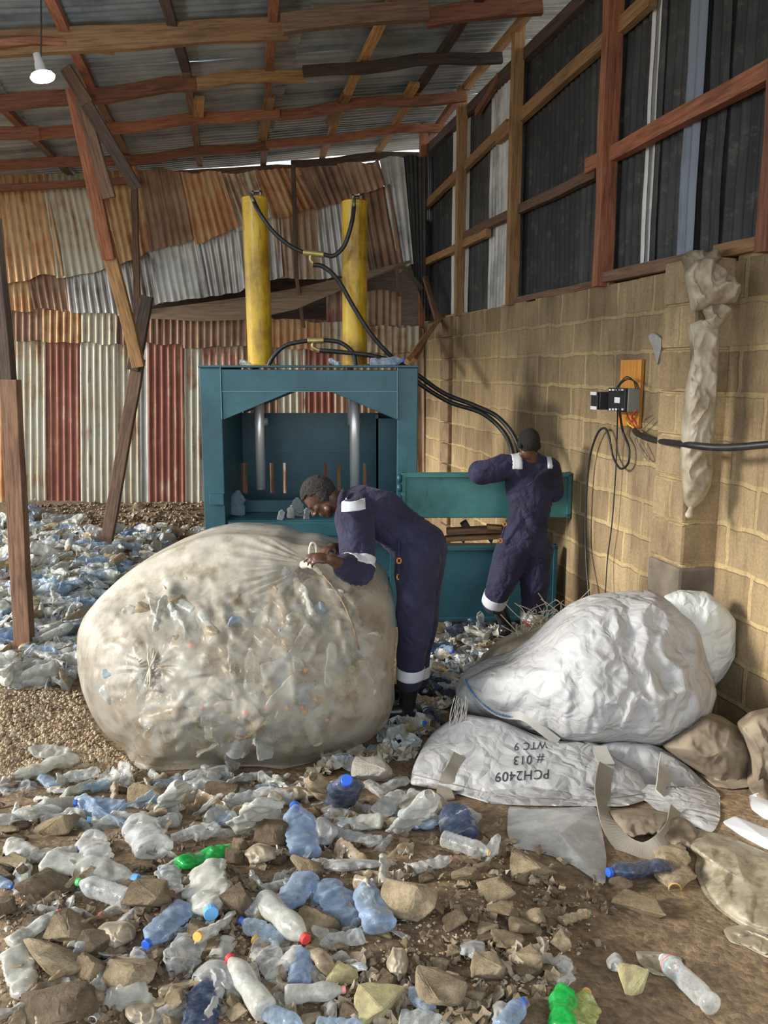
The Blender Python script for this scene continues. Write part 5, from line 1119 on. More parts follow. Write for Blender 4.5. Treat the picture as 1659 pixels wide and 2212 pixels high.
def crumbs(name, pts, seed, size, m, label, cat, flat=.35, dz=.02):
    r = random.Random(seed); b = MB()
    for x, y in pts:
        p = G(x, y); s = r.uniform(*size); a = r.uniform(0, 6.283); R = Euler((r.uniform(-.7, .7), r.uniform(-.7, .7), a)).to_matrix(); n = 4; vs = []
        ph = r.uniform(0, 99); st = r.uniform(.5, 1.2)
        for j in range(n + 1):
            for i in range(n + 1):
                u, v = i / n - .5, j / n - .5; q_ = Vector((u * 3 + ph, v * 3, ph)); vs.append(p + Vector((0, 0, dz)) + R @ Vector((u * s + .3 * s * noise.noise(q_), v * s * st + .3 * s * noise.noise(q_ + Vector((9, 0, 0))), flat * s * noise.noise(q_ * 1.3 + Vector((0, 5, 0))) * 2)))
        b.add(vs, [(j * (n + 1) + i, j * (n + 1) + i + 1, (j + 1) * (n + 1) + i + 1, (j + 1) * (n + 1) + i) for j in range(n) for i in range(n)])
    o = b.build(name, m, None, sm=False, loc=G(*pts[0])); return tag(o, label, cat, kind='stuff')
crumbs('waste_flakes', scatter(heap, 220, 61), 62, (.06, .13), MT['waste'], 'crumpled film and crushed bottle pieces filling the heap left of the sack', 'plastic waste', flat=.5, dz=.04)
MT['flakes'] = mat('dirty_scraps', (.08, .055, .035), (.22, .165, .105), 3, .75, c3=(.46, .41, .33), lo=.3, hi=.72)
crumbs('ground_litter', scatter([(0, 1660), (300, 1670), (880, 1700), (1100, 1800), (1330, 1900), (1300, 2040), (1120, 2212), (0, 2212)], 750, 63), 64, (.015, .06), MT['flakes'], 'small torn scraps, leaves and husks strewn over the rubble', 'litter', dz=.01)
crumbs('ground_litter', scatter([(100, 1090), (435, 1085), (435, 1160), (240, 1170), (60, 1110)], 300, 65), 66, (.03, .09), MT['flakes'], 'small scraps and leaves on the earth along the foot of the rusty sheets', 'litter', dz=.005)
crumbs('ground_litter', scatter([(890, 1340), (1220, 1345), (1080, 1440), (985, 1500), (880, 1640), (640, 1690), (860, 1560)], 260, 67), 68, (.04, .12), MT['waste'], 'dim crushed plastic on the floor around the workers\' boots', 'plastic waste', dz=.02)
# ================================================================ rubble
def rock_mesh(seed, n=14, flat=.62):
    r = random.Random(seed); bm = bmesh.new()
    for i in range(n):
        v = Vector((r.uniform(-1, 1), r.uniform(-1, 1), r.uniform(-1, 1))); mx_ = max(abs(v.x), abs(v.y), abs(v.z)); v = v / mx_ * r.uniform(.82, 1); bm.verts.new((v.x * .5, v.y * .5 * r.uniform(.7, 1), v.z * .5 * flat))
    ret = bmesh.ops.convex_hull(bm, input=bm.verts); bmesh.ops.delete(bm, geom=[e for e in ret['geom_interior'] if isinstance(e, bmesh.types.BMVert)], context='VERTS')
    bmesh.ops.triangulate(bm, faces=bm.faces); 
    bmesh.ops.bevel(bm, geom=list(bm.edges), offset=.02, segments=1, affect='EDGES', profile=.6)
    bmesh.ops.triangulate(bm, faces=bm.faces); bmesh.ops.subdivide_edges(bm, edges=[e for e in bm.edges if e.calc_length() > .13], cuts=2, use_grid_fill=True)
    bm.normal_update()
    for v in bm.verts: v.co += v.normal * (.035 * noise.noise(v.co * 4 + Vector((seed, 0, 0))) + .016 * noise.noise(v.co * 13 + Vector((seed, 3, 0))))
    me = bpy.data.meshes.new('rock'); bm.to_mesh(me); bm.free(); return me
m, nt, b_ = nodes_of('sandcrete_rubble'); n1 = noise_of(nt, 1.7, (1, 1, 1), 'Object', 6, .7); n2 = noise_of(nt, 22, (1, 1, 1), 'Object', 6, .75)
c_ = ramp(nt, [(.35, (.27, .205, .13)), (.5, (.43, .345, .23)), (.65, (.55, .455, .32))], n1); c_ = mixc(nt, .6, c_, ramp(nt, [(.35, (.55, .52, .5)), (.55, (1.1, 1.1, 1.05))], n2), 'MULTIPLY')
oi = nt.nodes.new('ShaderNodeObjectInfo'); c_ = mixc(nt, 1, c_, ramp(nt, [(0, (.6, .54, .47)), (.5, (.95, .92, .88)), (1, (1.15, 1.12, 1.05))], oi.outputs['Random']), 'MULTIPLY')
nt.links.new(c_, b_.inputs['Base Color']); b_.inputs['Roughness'].default_value = .95; bump_of(nt, n2, .7, .05, b_); MT['rock'] = m
MT['rock_b'] = mat('brown_clod', (.18, .125, .075), (.34, .25, .155), 4, .95, bump=.9, dist=.08, fine=16); MT['rock_y'] = mat('yellow_painted_rubble', (.30, .24, .13), (.50, .47, .24), 2.2, .9, bump=.5, dist=.04, fine=20)
MT['foam'] = mat('white_foam', (.62, .57, .48), (.75, .72, .66), 6, .8, bump=.8, dist=.05, fine=25)
RM = [rock_mesh(s_) for s_ in range(10)]
for me in RM: me.materials.append(MT['rock'])
def rock(x, y, w_, hpx, seed, mtl, label, group=None, cat='rock', name='rubble_chunk', sink=.25):
    p = G(x, y + hpx * .35); r = random.Random(seed * 3 + 1); s = w_ / F * (p - EYE).length * 1.12; hh = hpx / F * (p - EYE).length
    o = bpy.data.objects.new(name, RM[seed % len(RM)]); COL.objects.link(o); sx_, sy_, sz_ = s, s * r.uniform(.75, 1.0), hh * 1.25
    o.scale = (sx_, sy_, sz_); o.rotation_euler = (r.uniform(-.25, .25), r.uniform(-.25, .25), r.choice([0, 3.14]) + r.uniform(-.4, .4)); o.location = (p.x, p.y, gz(p.x, p.y) + sz_ * .31 * (1 - sink))
    if mtl != 'rock': setm(o, MT[mtl])
    return tag(o, label, cat, group)
HR_ = [(878, 1932, 115, 100, 'rock', 'largest square pale rock in the middle of the rubble'), (688, 1988, 85, 60, 'rock', 'rock wedged between the big crushed blue bottle and the milky white one'),
 (960, 2132, 95, 110, 'rock', 'tall pointed pale rock near the bottom, right of centre'), (1055, 2100, 62, 78, 'rock', 'upright square rock right of the tall pointed one'),
 (822, 2165, 95, 62, 'rock_y', 'yellowish flat topped rock near the bottom edge'), (742, 2110, 60, 50, 'rock_y', 'pale wedge of block beside the grey cloudy bottle\'s pink cap'),
 (582, 1803, 85, 62, 'rock_b', 'dark brown clod left of the standing ribbed blue bottle'), (655, 1882, 68, 42, 'rock', 'rough tan stone just above the pale blue tilted bottle'),
 (1070, 1922, 68, 55, 'rock', 'pale square stone in the row below the clear plastic sheet'), (1153, 1865, 95, 65, 'rock', 'broad rock touching the clear plastic sheet'),
 (1380, 1957, 92, 50, 'rock', 'long rough stone lying alone right of the rock pile'), (1370, 2110, 55, 70, 'rock_y', 'yellow-green painted stone left of the ringed clear bottle'),
 (1100, 2030, 62, 42, 'rock', 'flat pale slab above the tall upright rocks'), (1124, 2000, 52, 36, 'rock', 'grey oblong brick piece above the flat pale slab'),
 (1140, 2068, 52, 48, 'rock', 'rounded stone below the flat pale slab'), (1206, 2030, 42, 42, 'rock', 'brown rounded stone at the right end of the rock pile'),
 (1150, 1985, 52, 42, 'rock', 'stone left of the small flat tan bottle'), (1087, 1972, 55, 45, 'rock', 'brown stone at the left of the cluster of small stones'),
 (114, 2065, 120, 68, 'rock', 'long slab at the lower left among the rocks'), (165, 2005, 100, 58, 'rock', 'broad rock right of the pale pink capped bottle'),
 (282, 2092, 100, 70, 'rock', 'pale angular rock below the blue square bottle'), (200, 2092, 58, 68, 'rock', 'upright rock left of the pale angular one'),
 (128, 1773, 75, 72, 'rock', 'pale pointed rock beside the flattened violet-blue bottle'), (320, 1945, 88, 70, 'rock', 'dusty rock right of the shiny ribbed bottle'),
 (512, 1946, 60, 80, 'rock_b', 'tall brown stone right of the flattened grey bottle'), (107, 1915, 100, 45, 'rock_b', 'brown flat rock below the very long cloudy bottle'),
 (110, 2185, 155, 70, 'rock_b', 'big slanting slab at the lower left corner'), (175, 2148, 80, 50, 'rock', 'knobbly rock above the slanting corner slab'),
 (380, 2160, 55, 55, 'rock', 'small block left of the flattened dark blue bottle'), (448, 2012, 75, 50, 'rock', 'brown rock under the flattened grey bottle'),
 (35, 1868, 55, 40, 'rock', 'stone below the dented cream bottle at the left'), (310, 1712, 66, 44, 'rock', 'tan rock just in front of the left end of the sack'),
 (478, 1712, 66, 48, 'rock_b', 'rough brown rock in front of the middle of the sack'), (14, 1960, 36, 55, 'rock_b', 'brown block cut by the left edge'),
 (213, 2042, 75, 50, 'rock_b', 'reddish brown rock behind the blue square bottle'), (303, 1093, 22, 20, 'rock', 'small pale block at the foot of the rusty back sheets'),
 (500, 1852, 50, 40, 'rock_b', 'brown lump right of the bright green crumpled bottle'), (1010, 1895, 55, 45, 'rock', 'stone right of the largest square rock'),
 (985, 1985, 60, 45, 'rock_b', 'earthy clod below and right of the largest square rock'), (1340, 1905, 45, 30, 'rock_b', 'brown stone below the blue capped dark bottle')]
for i, (x, y, w_, h_, mt_, lb) in enumerate(HR_): rock(x, y, w_, h_, i, mt_, lb)
tag(rock(803, 1672, 84, 76, 3, 'foam', 'white foam lump in front of the bending worker\'s boots', None, 'foam', 'foam_lump'), None)
r = random.Random(91)
for i, (x, y) in enumerate(scatter([(0, 1850), (400, 1900), (700, 1900), (900, 1980), (1100, 1850), (1250, 1900), (1250, 2060), (1080, 2212), (0, 2212)], 105, 92)):
    rock(x, y, r.uniform(16, 48), r.uniform(14, 34), 100 + i, r.choice(['rock', 'rock', 'rock_b']), 'fist-sized stone among the front rubble', 'fist-sized stones in the front rubble')
for i, (x, y) in enumerate(scatter([(0, 1690), (600, 1720), (1050, 1800), (1100, 1900), (0, 1900)], 45, 94)):
    rock(x, y, r.uniform(16, 44), r.uniform(12, 30), 300 + i, r.choice(['rock', 'rock_b']), 'small stone between the bottles nearest the sack', 'small stones between the bottles near the sack')
def gravel(name, pts, seed, size, m, label):
    r = random.Random(seed); b = MB()
    for x, y in pts:
        p = G(x, y); s = r.uniform(*size) ; vs = []
        for (ux, uy, uz) in ((1, 0, 0), (-1, 0, 0), (0, 1, 0), (0, -1, 0), (0, 0, 1), (0, 0, -1)): vs.append(p + Vector((ux * s * r.uniform(.6, 1.2), uy * s * r.uniform(.6, 1.2), uz * s * r.uniform(.5, .9) + s * .2)))
        b.add(vs, [(0, 2, 4), (2, 1, 4), (1, 3, 4), (3, 0, 4), (2, 0, 5), (1, 2, 5), (3, 1, 5), (0, 3, 5)])
    return tag(b.build(name, m, None, loc=G(*pts[0])), label, 'gravel', kind='stuff')
MT['grav'] = mat('loose_gravel', (.22, .15, .095), (.38, .28, .18), 9, .95, bump=0, c3=(.5, .42, .3))
gravel('gravel', scatter([(0, 1480), (165, 1490), (215, 1590), (300, 1665), (270, 1700), (0, 1680)], 2600, 71), 72, (.006, .019), MT['grav'], 'loose tan gravel on bare earth left of the sack')
gravel('gravel', scatter([(0, 1850), (700, 1880), (1100, 1850), (1300, 1960), (1250, 2100), (1100, 2212), (0, 2212)], 2600, 73), 74, (.002, .009), MT['grav'], 'fine grit and crumbs of block in front of the rubble')
gravel('gravel', scatter([(60, 1090), (440, 1085), (440, 1160), (200, 1180)], 500, 75), 76, (.01, .035), MT['grav'], 'gravel and crumbs at the foot of the rusty back sheets')
# ================================================================ the white bulk bag and cloths at the right
def crumple(name, a, b_):
    m, nt, b = nodes_of(name); n = noise_of(nt, 3, (1, 1, 1), 'Object', 5, .6); nt.links.new(ramp(nt, [(.35, a), (.65, b_)], n), b.inputs['Base Color']); b.inputs['Roughness'].default_value = .6
    tc = nt.nodes.new('ShaderNodeTexCoord'); w_ = nt.nodes.new('ShaderNodeTexNoise'); w_.inputs['Scale'].default_value = 4; nt.links.new(tc.outputs['Object'], w_.inputs[0]); va = nt.nodes.new('ShaderNodeVectorMath'); va.operation = 'MULTIPLY_ADD'; va.inputs[1].default_value = (.25, .25, .25)
    nt.links.new(w_.outputs['Color'], va.inputs[0]); nt.links.new(tc.outputs['Object'], va.inputs[2]); hs = None
    for sc, wt in ((6, 1.0), (15, .4)):
        v = nt.nodes.new('ShaderNodeTexVoronoi'); v.feature = 'DISTANCE_TO_EDGE'; v.inputs['Scale'].default_value = sc; nt.links.new(va.outputs[0], v.inputs['Vector']); mm = nt.nodes.new('ShaderNodeMath'); mm.operation = 'MULTIPLY_ADD'; mm.inputs[1].default_value = wt; nt.links.new(v.outputs['Distance'], mm.inputs[0])
        if hs is not None: nt.links.new(hs, mm.inputs[2])
        else: mm.inputs[2].default_value = 0
        hs = mm.outputs[0]
    bump_of(nt, hs, .55, .05, b); return m
MT['wbag'] = crumple('white_woven_polypropylene', (.37, .37, .375), (.50, .50, .505)); MT['wbag2'] = crumple('pale_woven_polypropylene', (.50, .53, .52), (.60, .63, .62))
MT['web'] = mat('grey_woven_strap', (.20, .175, .14), (.32, .29, .24), 2, .8, bump=.5, dist=.004, fine=160); MT['web2'] = mat('white_strap', (.34, .33, .30), (.48, .46, .42), 4, .8, bump=.4, dist=.004, fine=160)
MT['burlap'] = mat('brown_sackcloth', (.13, .10, .07), (.26, .21, .15), 3, .9, bump=.5, dist=.03, c3=(.34, .28, .2)); MT['dpoly'] = mat('dusty_plastic', (.24, .19, .125), (.40, .34, .25), 5, .5, bump=.4, c3=(.50, .45, .36))
MT['paper'] = mat('white_paper_sack', (.70, .74, .80), (.78, .80, .84), 3, .6, bump=.1)
def crease(amp, sc, seed, drop=.0):
    def f(x, y, r):
        p_ = Vector((x * sc, y * sc * .7, seed)); v = amp * (1 - 2.4 * abs(noise.noise(p_))) + amp * .9 * noise.noise(p_ * .45) + amp * .35 * (1 - 2 * abs(noise.noise(p_ * 2.3)))
        k = min(1, (1 - r) * 6 + .15); return Vector((0, -v * k, v * .4 * k))
    return f
Db_ = lambda x, y: 4.30 - .22 * smooth(1300, 1600, y) + .25 * smooth(1300, 1000, x)
bagw = inflate('bulk_bag', [(985, 1500), (1005, 1468), (1050, 1446), (1100, 1432), (1150, 1400), (1200, 1352), (1245, 1318), (1290, 1299), (1345, 1291), (1420, 1288), (1455, 1306), (1500, 1343), (1516, 1370), (1520, 1400), (1540, 1470), (1549, 1500), (1535, 1545), (1500, 1580), (1462, 1600), (1428, 1612), (1350, 1602), (1290, 1606), (1210, 1603), (1150, 1588), (1080, 1560), (1020, 1540), (988, 1524)],
                Db_, lambda x, y: .30, .28, MT['wbag'], rings=60, n=220, disp=crease(.026, .018, 3), pw=2.4, centre=(1300, 1460))
tag(bagw, 'big crumpled white woven bulk bag slumped against the block wall', 'bag')
def bchild(name, outline, D, Tf, m, amp=.01, sc=.02, seed=0, Tb=.02, centre=None, rings=26, n=120, pw=2.4):
    o = inflate(name, outline, D if callable(D) else (lambda x, y: D), Tf, Tb, MT[m], bagw, rings=rings, n=n, disp=crease(amp, sc, seed), pw=pw, centre=centre, back_rings=5); return o
bchild('bag_corner', [(1436, 1290), (1470, 1277), (1530, 1280), (1565, 1310), (1590, 1340), (1588, 1420), (1565, 1460), (1543, 1485), (1500, 1470), (1470, 1400)], 4.33, .10, 'wbag2', .012, .015, 8, .08)
gD = lambda off: (lambda x, y: G(x, min(y + 40, 2100)).y + off)
bchild('front_flap', [(884, 1695), (892, 1660), (908, 1625), (930, 1590), (965, 1562), (1010, 1545), (1080, 1558), (1150, 1588), (1210, 1605), (1290, 1606), (1330, 1640), (1380, 1668), (1402, 1710), (1398, 1728), (1350, 1742), (1250, 1742), (1130, 1740), (1060, 1736), (1000, 1718), (950, 1706)],
       lambda x, y: 4.06 - .40 * smooth(1560, 1740, y), .09, 'wbag', .012, .018, 14, .05, (1120, 1650), 40, 180)
bchild('side_flap', [(1300, 1650), (1285, 1612), (1330, 1602), (1400, 1606), (1440, 1622), (1462, 1635), (1500, 1668), (1530, 1700), (1556, 1712), (1556, 1770), (1540, 1800), (1500, 1785), (1450, 1765), (1410, 1745), (1402, 1735), (1340, 1700)],
       lambda x, y: 4.02 - .38 * smooth(1600, 1800, y), .06, 'wbag', .012, .02, 17, .04, (1440, 1690), 26, 120)
def ribbon(name, pts, w_, m, parent=None, th=.004, nrm=None, twist=None):
    """a flat strap along the path; the width lies across the path and faces the viewer's side"""
    path = cat_path(pts, 8); L = []; b = MB()
    for i, p_ in enumerate(path):
        t = (path[min(i + 1, len(path) - 1)] - path[max(i - 1, 0)]).normalized(); n_ = Vector(nrm) if nrm is not None else Vector((0, -.85, .5)); s_ = t.cross(n_).normalized(); n2 = s_.cross(t).normalized()
        if twist: a = twist * i / len(path); s_, n2 = s_ * math.cos(a) + n2 * math.sin(a), n2 * math.cos(a) - s_ * math.sin(a)
        b.v += [p_ - s_ * w_ / 2 - n2 * th, p_ + s_ * w_ / 2 - n2 * th, p_ + s_ * w_ / 2 + n2 * th, p_ - s_ * w_ / 2 + n2 * th]
    n = len(path); b.f = [(i * 4 + k, i * 4 + (k + 1) % 4, (i + 1) * 4 + (k + 1) % 4, (i + 1) * 4 + k) for i in range(n - 1) for k in range(4)] + [(0, 1, 2, 3), (n * 4 - 1, n * 4 - 2, n * 4 - 3, n * 4 - 4)]
    o = b.build(name, MT[m], None, sm=False)
    if parent is not None: o.parent = parent; o.matrix_parent_inverse = Matrix.Translation(-parent.location)
    return o
DG = bpy.context.evaluated_depsgraph_get()
def S(x, y, off=.012):
    """the surface seen at this point of the picture, raised by off"""
    d = ray(x, y).normalized(); hit, loc, n_, i, ob, mx = scene.ray_cast(DG, EYE, d)
    return loc - d * off
bpy.context.view_layer.update(); DG.update()
LS = [('lifting_strap', [(994, 1632), (984, 1655), (970, 1680), (960, 1705), (966, 1728)], .072, 'web', .014), ('lifting_strap', [(1310, 1655), (1303, 1690), (1303, 1728), (1316, 1775), (1345, 1822), (1390, 1842), (1432, 1822), (1456, 1785), (1464, 1752)], .078, 'web', .03),
      ('sewn_strap', [(1292, 1612), (1300, 1630), (1310, 1650)], .08, 'web2', .012), ('sewn_strap', [(1442, 1632), (1436, 1670), (1430, 1720)], .075, 'web2', .012),
      ('rim_webbing', [(1006, 1462), (1024, 1492), (1050, 1522), (1085, 1542), (1130, 1548), (1165, 1572), (1205, 1603)], .045, 'web2', .018)]
LS = [(n_, [S(x, y, o_) for x, y in p_], w_, m_) for n_, p_, w_, m_, o_ in LS]; BLU = [S(x, y, .045) for x, y in [(1006, 1468), (1018, 1492), (1040, 1517), (1072, 1540), (1110, 1550)]]
for n_, p_, w_, m_ in LS: ribbon(n_, p_, w_, m_, bagw)
b = MB(); MT['bluest'] = mat('blue_stitching', (.05, .18, .42), None, rough=.6, bump=0)
pt_ = cat_path(BLU, 7)
for i in range(len(pt_) - 1): b.tube([pt_[i], pt_[i].lerp(pt_[i + 1], .6)], .0055, 5)
bs = b.build('blue_stitching', MT['bluest'], None); child(bs, bagw)
# frayed threads
b = MB(); r = random.Random(8)
for i in range(26):
    x, y = 985 + r.uniform(-5, 25), 1515 + r.uniform(-12, 25); p0_ = P(x, y, 4.05); b.tube(cat_path([p0_, p0_ + Vector((r.uniform(-.03, .0), -.03, -.08)), p0_ + Vector((r.uniform(-.08, .02), -.03, r.uniform(-.26, -.12)))], 4), .0016, 4)
tag(child(b.build('frayed_threads', MT['web2'], None), bagw), kind='stuff')
b = MB()
for i in range(150):
    x, y = r.gauss(1165, 26), r.gauss(1372, 18); y -= (x - 1165) * .35; p0_ = P(x, y, 4.85 + r.uniform(-.1, .1)); q1 = p0_ + Vector((r.uniform(-.1, .1), r.uniform(-.05, .05), r.uniform(-.02, .1))); q2 = q1 + Vector((r.uniform(-.12, .12), 0, r.uniform(-.10, .10))); b.tube(cat_path([p0_, q1, q2], 4), .003, 4)
MT['string'] = mat('pale_string', (.42, .35, .24), (.6, .52, .4), 8, .8, bump=0)
tag(b.build('tangled_string', MT['string'], None, loc=P(1165, 1400, 4.85)), 'tangle of pale frayed string behind the white bulk bag', 'string', kind='stuff')
tag(hose('red_cord', [P(1130, 1342, 4.8), P(1145, 1352, 4.78), P(1150, 1362, 4.78), P(1168, 1372, 4.78)], .006, 'redp'), 'short red cord in the tangle of pale string', 'cord')
o = inflate('cloth_bundle', [(1020, 1455), (1075, 1395), (1130, 1370), (1180, 1350), (1210, 1352), (1180, 1395), (1110, 1435), (1050, 1450)], lambda x, y: 4.75, .12, .15, MT['dpoly'], rings=16, n=70, disp=crease(.02, .03, 44), back_rings=5)
tag(o, 'dusty rag bundle between the white bulk bag and the far worker\'s boots', 'rag')
# hand written marks on the flap (upside down)
MT['ink'] = mat('black_marker', (.04, .04, .05), None, rough=.7, bump=0)
def marks(name, txt, x, y, size, D, par):
    c = bpy.data.curves.new(name, 'FONT'); c.body = txt; c.size = size; c.align_x = 'CENTER'; c.align_y = 'CENTER'; c.extrude = .0008; c.shear = .2; c.space_character = 1.1; c.materials.append(MT['ink'])
    o = bpy.data.objects.new(name, c); link(o); dg = bpy.context.evaluated_depsgraph_get(); me = bpy.data.meshes.new_from_object(o.evaluated_get(dg)); bpy.data.objects.remove(o)
    o = bpy.data.objects.new(name, me); link(o); p_ = P(x, y, D); nrm_ = Vector((0, -.86, .5)).normalized()
    X = -Vector((1, 0, 0)); Z = nrm_; Y = Z.cross(X); M = Matrix((X, Y, Z)).transposed().to_4x4() @ Matrix.Rotation(.06, 4, 'Z')
    # press the marks onto the cloth
    T = Matrix.Translation(p_) @ M; vs = []
    dgg = bpy.context.evaluated_depsgraph_get(); dgg.update()
    for v in me.vertices: v.co = drape(T @ v.co)
    o.matrix_world = Matrix(); return child(o, par)
def drape(p_):
    d = (p_ - EYE).normalized(); best = None
    for ob in (bpy.data.objects['front_flap'],):
        ob_inv = Matrix.Translation(-ob.location); hit, loc, n_, i = ob.ray_cast(EYE - FL, d)
        if hit: return loc + FL - d * .004
    return p_
bpy.context.view_layer.update()
FL = bpy.data.objects['front_flap'].matrix_world.translation.copy()
marks('handwriting', 'PCH2409', 1130, 1674, .062, 3.7, bagw); marks('handwriting', '# 013', 1143, 1640, .058, 3.75, bagw); marks('handwriting', 'WTC 9', 1148, 1610, .05, 3.85, bagw)
# hem stitching
for pts in ([(1085, 1732), (1180, 1733), (1290, 1735), (1395, 1722)], [(890, 1680), (930, 1690), (980, 1702), (1050, 1720)]):
    b = MB(); pp_ = [drape(P(x, y, 3.6)) for x, y in cat_path([Vector((x, y, 0)) for x, y in pts], 8) for x, y in ((x, y),)] if False else [drape(P(v.x, v.y - 8, 3.6)) for v in cat_path([Vector((x, y, 0)) for x, y in pts], 8)]
    b.tube(pp_, .0025, 5); child(b.build('hem_stitching', MT['web'], None), bagw)
def loose(name, outline, D, Tf, m, label, cat, amp=.012, sc=.02, seed=0, Tb=.03, centre=None, rings=26, n=120, pw=2.4, group=None):
    o = inflate(name, outline, D if callable(D) else (lambda x, y: D), Tf, Tb, MT[m], rings=rings, n=n, disp=crease(amp, sc, seed), pw=pw, centre=centre, back_rings=5); return tag(o, label, cat, group)
loose('plastic_sheet', [(1098, 1742), (1150, 1748), (1230, 1745), (1288, 1742), (1300, 1790), (1310, 1850), (1308, 1912), (1290, 1905), (1240, 1870), (1195, 1850), (1150, 1838), (1110, 1832), (1095, 1800)], lambda x, y: 3.66 - .36 * smooth(1742, 1912, y), .03, 'poly', 'clear plastic sheet hanging out from under the white bulk bag', 'plastic sheet', .014, .016, 31, .01, (1210, 1800))
loose('cloth_bundle', [(1430, 1612), (1470, 1580), (1520, 1545), (1575, 1560), (1620, 1590), (1640, 1640), (1620, 1700), (1580, 1705), (1545, 1700), (1500, 1665), (1462, 1638)], 4.0, .18, 'burlap', 'brown sackcloth bundle between the white bag and the right edge', 'sack', .03, .022, 33, .15)
loose('cloth_bundle', [(1316, 1752), (1400, 1748), (1480, 1765), (1515, 1800), (1495, 1835), (1440, 1822), (1400, 1800), (1350, 1812)], lambda x, y: G(x, y).y - .01, .05, 'burlap', 'dark brown cloth on the ground inside the loop of the white bag strap', 'cloth', .03, .03, 36, .02)
loose('tied_sack', [(1600, 1570), (1630, 1545), (1700, 1530), (1720, 1700), (1670, 1745), (1625, 1715), (1622, 1640)], 3.85, .14, 'burlap', 'brown gathered sack cut off by the right edge', 'sack', .03, .03, 35, .1)
loose('paper_sack', [(1562, 1778), (1590, 1765), (1640, 1785), (1720, 1810), (1720, 1855), (1650, 1832), (1600, 1805)], 3.45, .03, 'paper', 'torn white paper sack at the right edge, the lower sheet', 'paper sack', .006, .02, 37)
loose('paper_sack', [(1620, 1722), (1640, 1715), (1720, 1730), (1720, 1790), (1650, 1768), (1625, 1750)], 3.6, .03, 'paper', 'torn white paper sack at the right edge, the upper sheet', 'paper sack', .006, .02, 38)
MT['net'] = film('dusty_net_film', (.36, .31, .21), .55, .9, .5, .3, tint=(.8, .75, .62))
loose('film_wrap', [(1440, 1790), (1500, 1790), (1580, 1810), (1720, 1870), (1720, 2030), (1659, 2020), (1600, 2000), (1550, 1965), (1520, 1930), (1500, 1880), (1510, 1850), (1480, 1830)], lambda x, y: G(x, min(y, 2200)).y + .04, .12, 'net', 'dusty brown film spread on the ground at the right', 'plastic film', .03, .018, 41, .03)
loose('film_scrap', [(1562, 2010), (1600, 2000), (1650, 2020), (1720, 2050), (1720, 2080), (1659, 2070), (1610, 2045), (1575, 2035)], lambda x, y: G(x, y).y + .02, .04, 'dpoly', 'crumpled pale scrap near the right edge on bare dirt', 'plastic film', .02, .03, 43, .02, n=60, rings=14)
loose('film_scrap', [(1372, 2055), (1430, 2058), (1475, 2070), (1470, 2090), (1440, 2110), (1410, 2105), (1380, 2080)], lambda x, y: G(x, y).y + .02, .03, 'net', 'torn translucent film under the neck of the ringed bottle', 'plastic film', .012, .04, 45, .01, n=60, rings=14)
# plastic bag hanging on the pier
hb = loose('hanging_bag', [(1488, 700), (1515, 690), (1552, 700), (1553, 760), (1548, 850), (1543, 940), (1540, 1010), (1535, 1050), (1520, 1080), (1492, 1104), (1478, 1085), (1472, 1000), (1474, 920), (1482, 840), (1495, 780), (1505, 740)], 4.44, .07, 'dpoly', 'long dusty plastic bag hanging from the top of the block pier', 'plastic bag', .02, .035, 51, .04, (1512, 900), 34, 150)
for nm, ol, s_ in (('gathered_top', [(1480, 590), (1500, 565), (1530, 555), (1560, 575), (1602, 625), (1590, 655), (1550, 662), (1520, 668), (1496, 675), (1490, 640)], 53), ('torn_neck', [(1518, 662), (1560, 655), (1582, 672), (1570, 690), (1552, 712), (1535, 720), (1515, 715), (1510, 700), (1530, 690)], 55)):
    o = inflate(nm, ol, lambda x, y: 4.46, .08, .05, MT['dpoly'], hb, rings=22, n=90, disp=crease(.028, .03, s_), back_rings=5)
b = MB(); b.add(*cap_mesh(P(1492, 1098, 4.42), P(1488, 1112, 4.40), .012, .02)); child(b.build('knot', MT['dpoly'], None, sm=True), hb)
loose('rag', [(1472, 555), (1490, 540), (1530, 545), (1550, 535), (1560, 560), (1540, 580), (1510, 575), (1485, 585)], 4.60, .08, 'burlap', 'brown rag bunched on top of the block pier', 'rag', .02, .04, 57, .06, n=80, rings=16)
loose('film_scrap', [(1398, 725), (1412, 718), (1430, 730), (1428, 760), (1420, 790), (1412, 755)], lambda x, y: W(x, 740).y - .03, .02, 'poly', 'small clear film scrap stuck on the block wall', 'plastic film', .008, .06, 59, .01, n=50, rings=10)
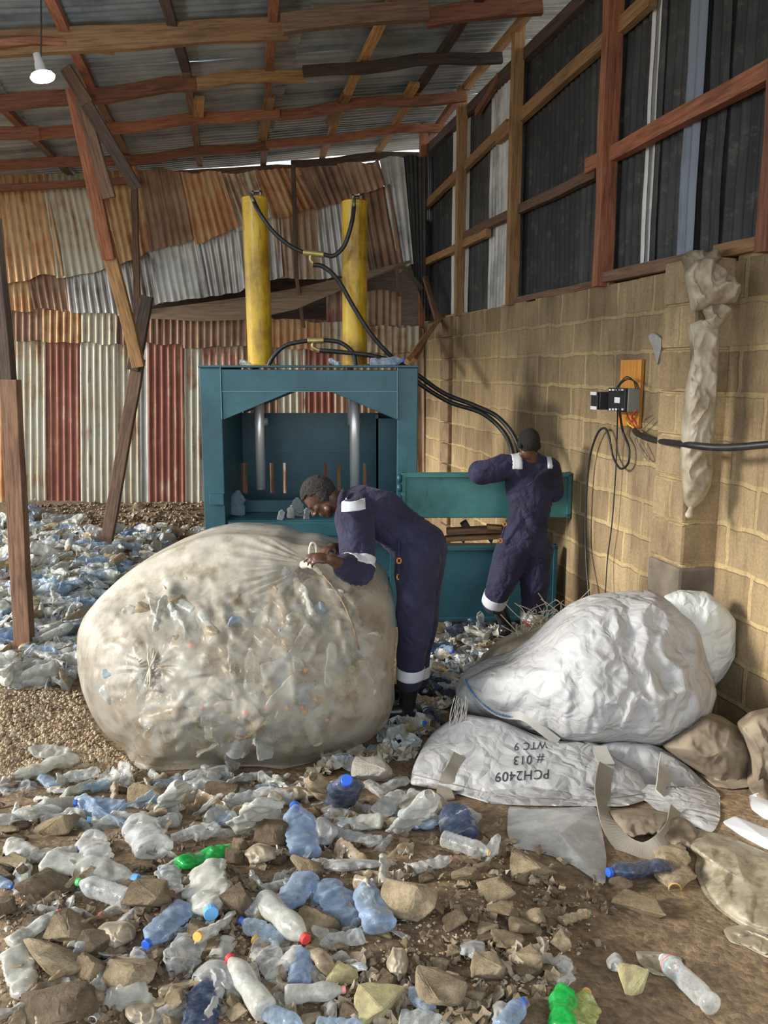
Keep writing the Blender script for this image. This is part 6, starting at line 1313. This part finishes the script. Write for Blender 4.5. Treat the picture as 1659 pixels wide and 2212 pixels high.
# broken pallet pieces lying on the press frame between the doors
pal = empty('wooden_pallet', P(1020, 1175, 6.62), 'broken pallet wood on the press frame between its two open doors', 'pallet')
for (x0, y0, x1, y1, D, w_, m_) in ((965, 1148, 1090, 1142, 6.66, .05, 'wood_brown'), (962, 1165, 1092, 1158, 6.62, .035, 'wood_tan'), (1000, 1128, 1020, 1160, 6.72, .06, 'wood_dark'), (1052, 1138, 1082, 1140, 6.58, .03, 'wood_tan')): beam('slat', P(x0, y0, D), P(x1, y1, D), .10, w_, MT[m_], pal)
b = MB(); b.bb(tuple(P(940, 1182, 6.58)), tuple(P(1100, 1174, 6.75))); 
for x in (988, 1048): b.prism([P(x, 1158, 6.6), P(x + 20, 1158, 6.6), P(x + 14, 1176, 6.6)], (0, 0, 0), (0, .1, 0))
pp(b, 'pallet_shelf', 'teal')
# crumpled loose films among the front rubble
FS = [((250, 2020), 95, 60, 'dpoly', 'yellowed torn film right of the broad left rock'), ((470, 2110), 120, 70, 'poly', 'large clear crumpled film behind the red capped slanting bottle'), ((560, 1845), 85, 50, 'dpoly', 'grey crumpled cloth-like film right of the green crumpled bottle'),
      ((310, 2190), 110, 60, 'dpoly', 'reddish white wrapper at the lower left bottom'), ((860, 2080), 55, 80, 'dpoly', 'white crumpled paper left of the tall pointed rock'), ((920, 1740), 110, 60, 'dpoly', 'dusty film under the wide flattened clear bottle'),
      ((760, 1870), 160, 26, 'poly', 'long pinkish clear strip of film in the middle of the rubble'), ((640, 1715), 130, 30, 'dpoly', 'tan crumpled film below the sack in front'), ((1020, 2050), 70, 40, 'poly', 'thin clear film among the small stones'),
      ((1085, 2190), 60, 50, 'poly', 'clear torn bottle half at the bottom edge beside the blue one'), ((700, 1800), 60, 70, 'poly', 'clear creased film right of the standing ribbed blue bottle'), ((1330, 2080), 40, 40, 'poly', 'faint film scrap left of the yellow-green painted stone'),
      ((560, 1960), 110, 50, 'poly', 'clear bag behind the milky white bottle'), ((770, 2085), 60, 22, 'paper', 'short white tube of card below the rock wedge'), ((790, 1975), 46, 26, 'paper', 'white plastic scrap lying on the blue capped leaning bottle'), ((440, 1700), 110, 40, 'poly', 'twisted clear film right of the tan rock near the sack')]
for i, ((x, y), w_, h_, m_, lb) in enumerate(FS):
    rr_ = random.Random(i + 5); ol = [(x + w_ / 2 * math.cos(a * .5236) * rr_.uniform(.65, 1.1), y - h_ / 2 * math.sin(a * .5236) * rr_.uniform(.65, 1.1)) for a in range(12)]
    loose('crumpled_film', ol, lambda X_, Y_, y=y, h_=h_: G(x, y + h_ / 2).y - .0 + (y + h_ / 2 - Y_) * .0012, .035, m_, lb, 'plastic film', .016, .045, 70 + i, .02, n=56, rings=14)
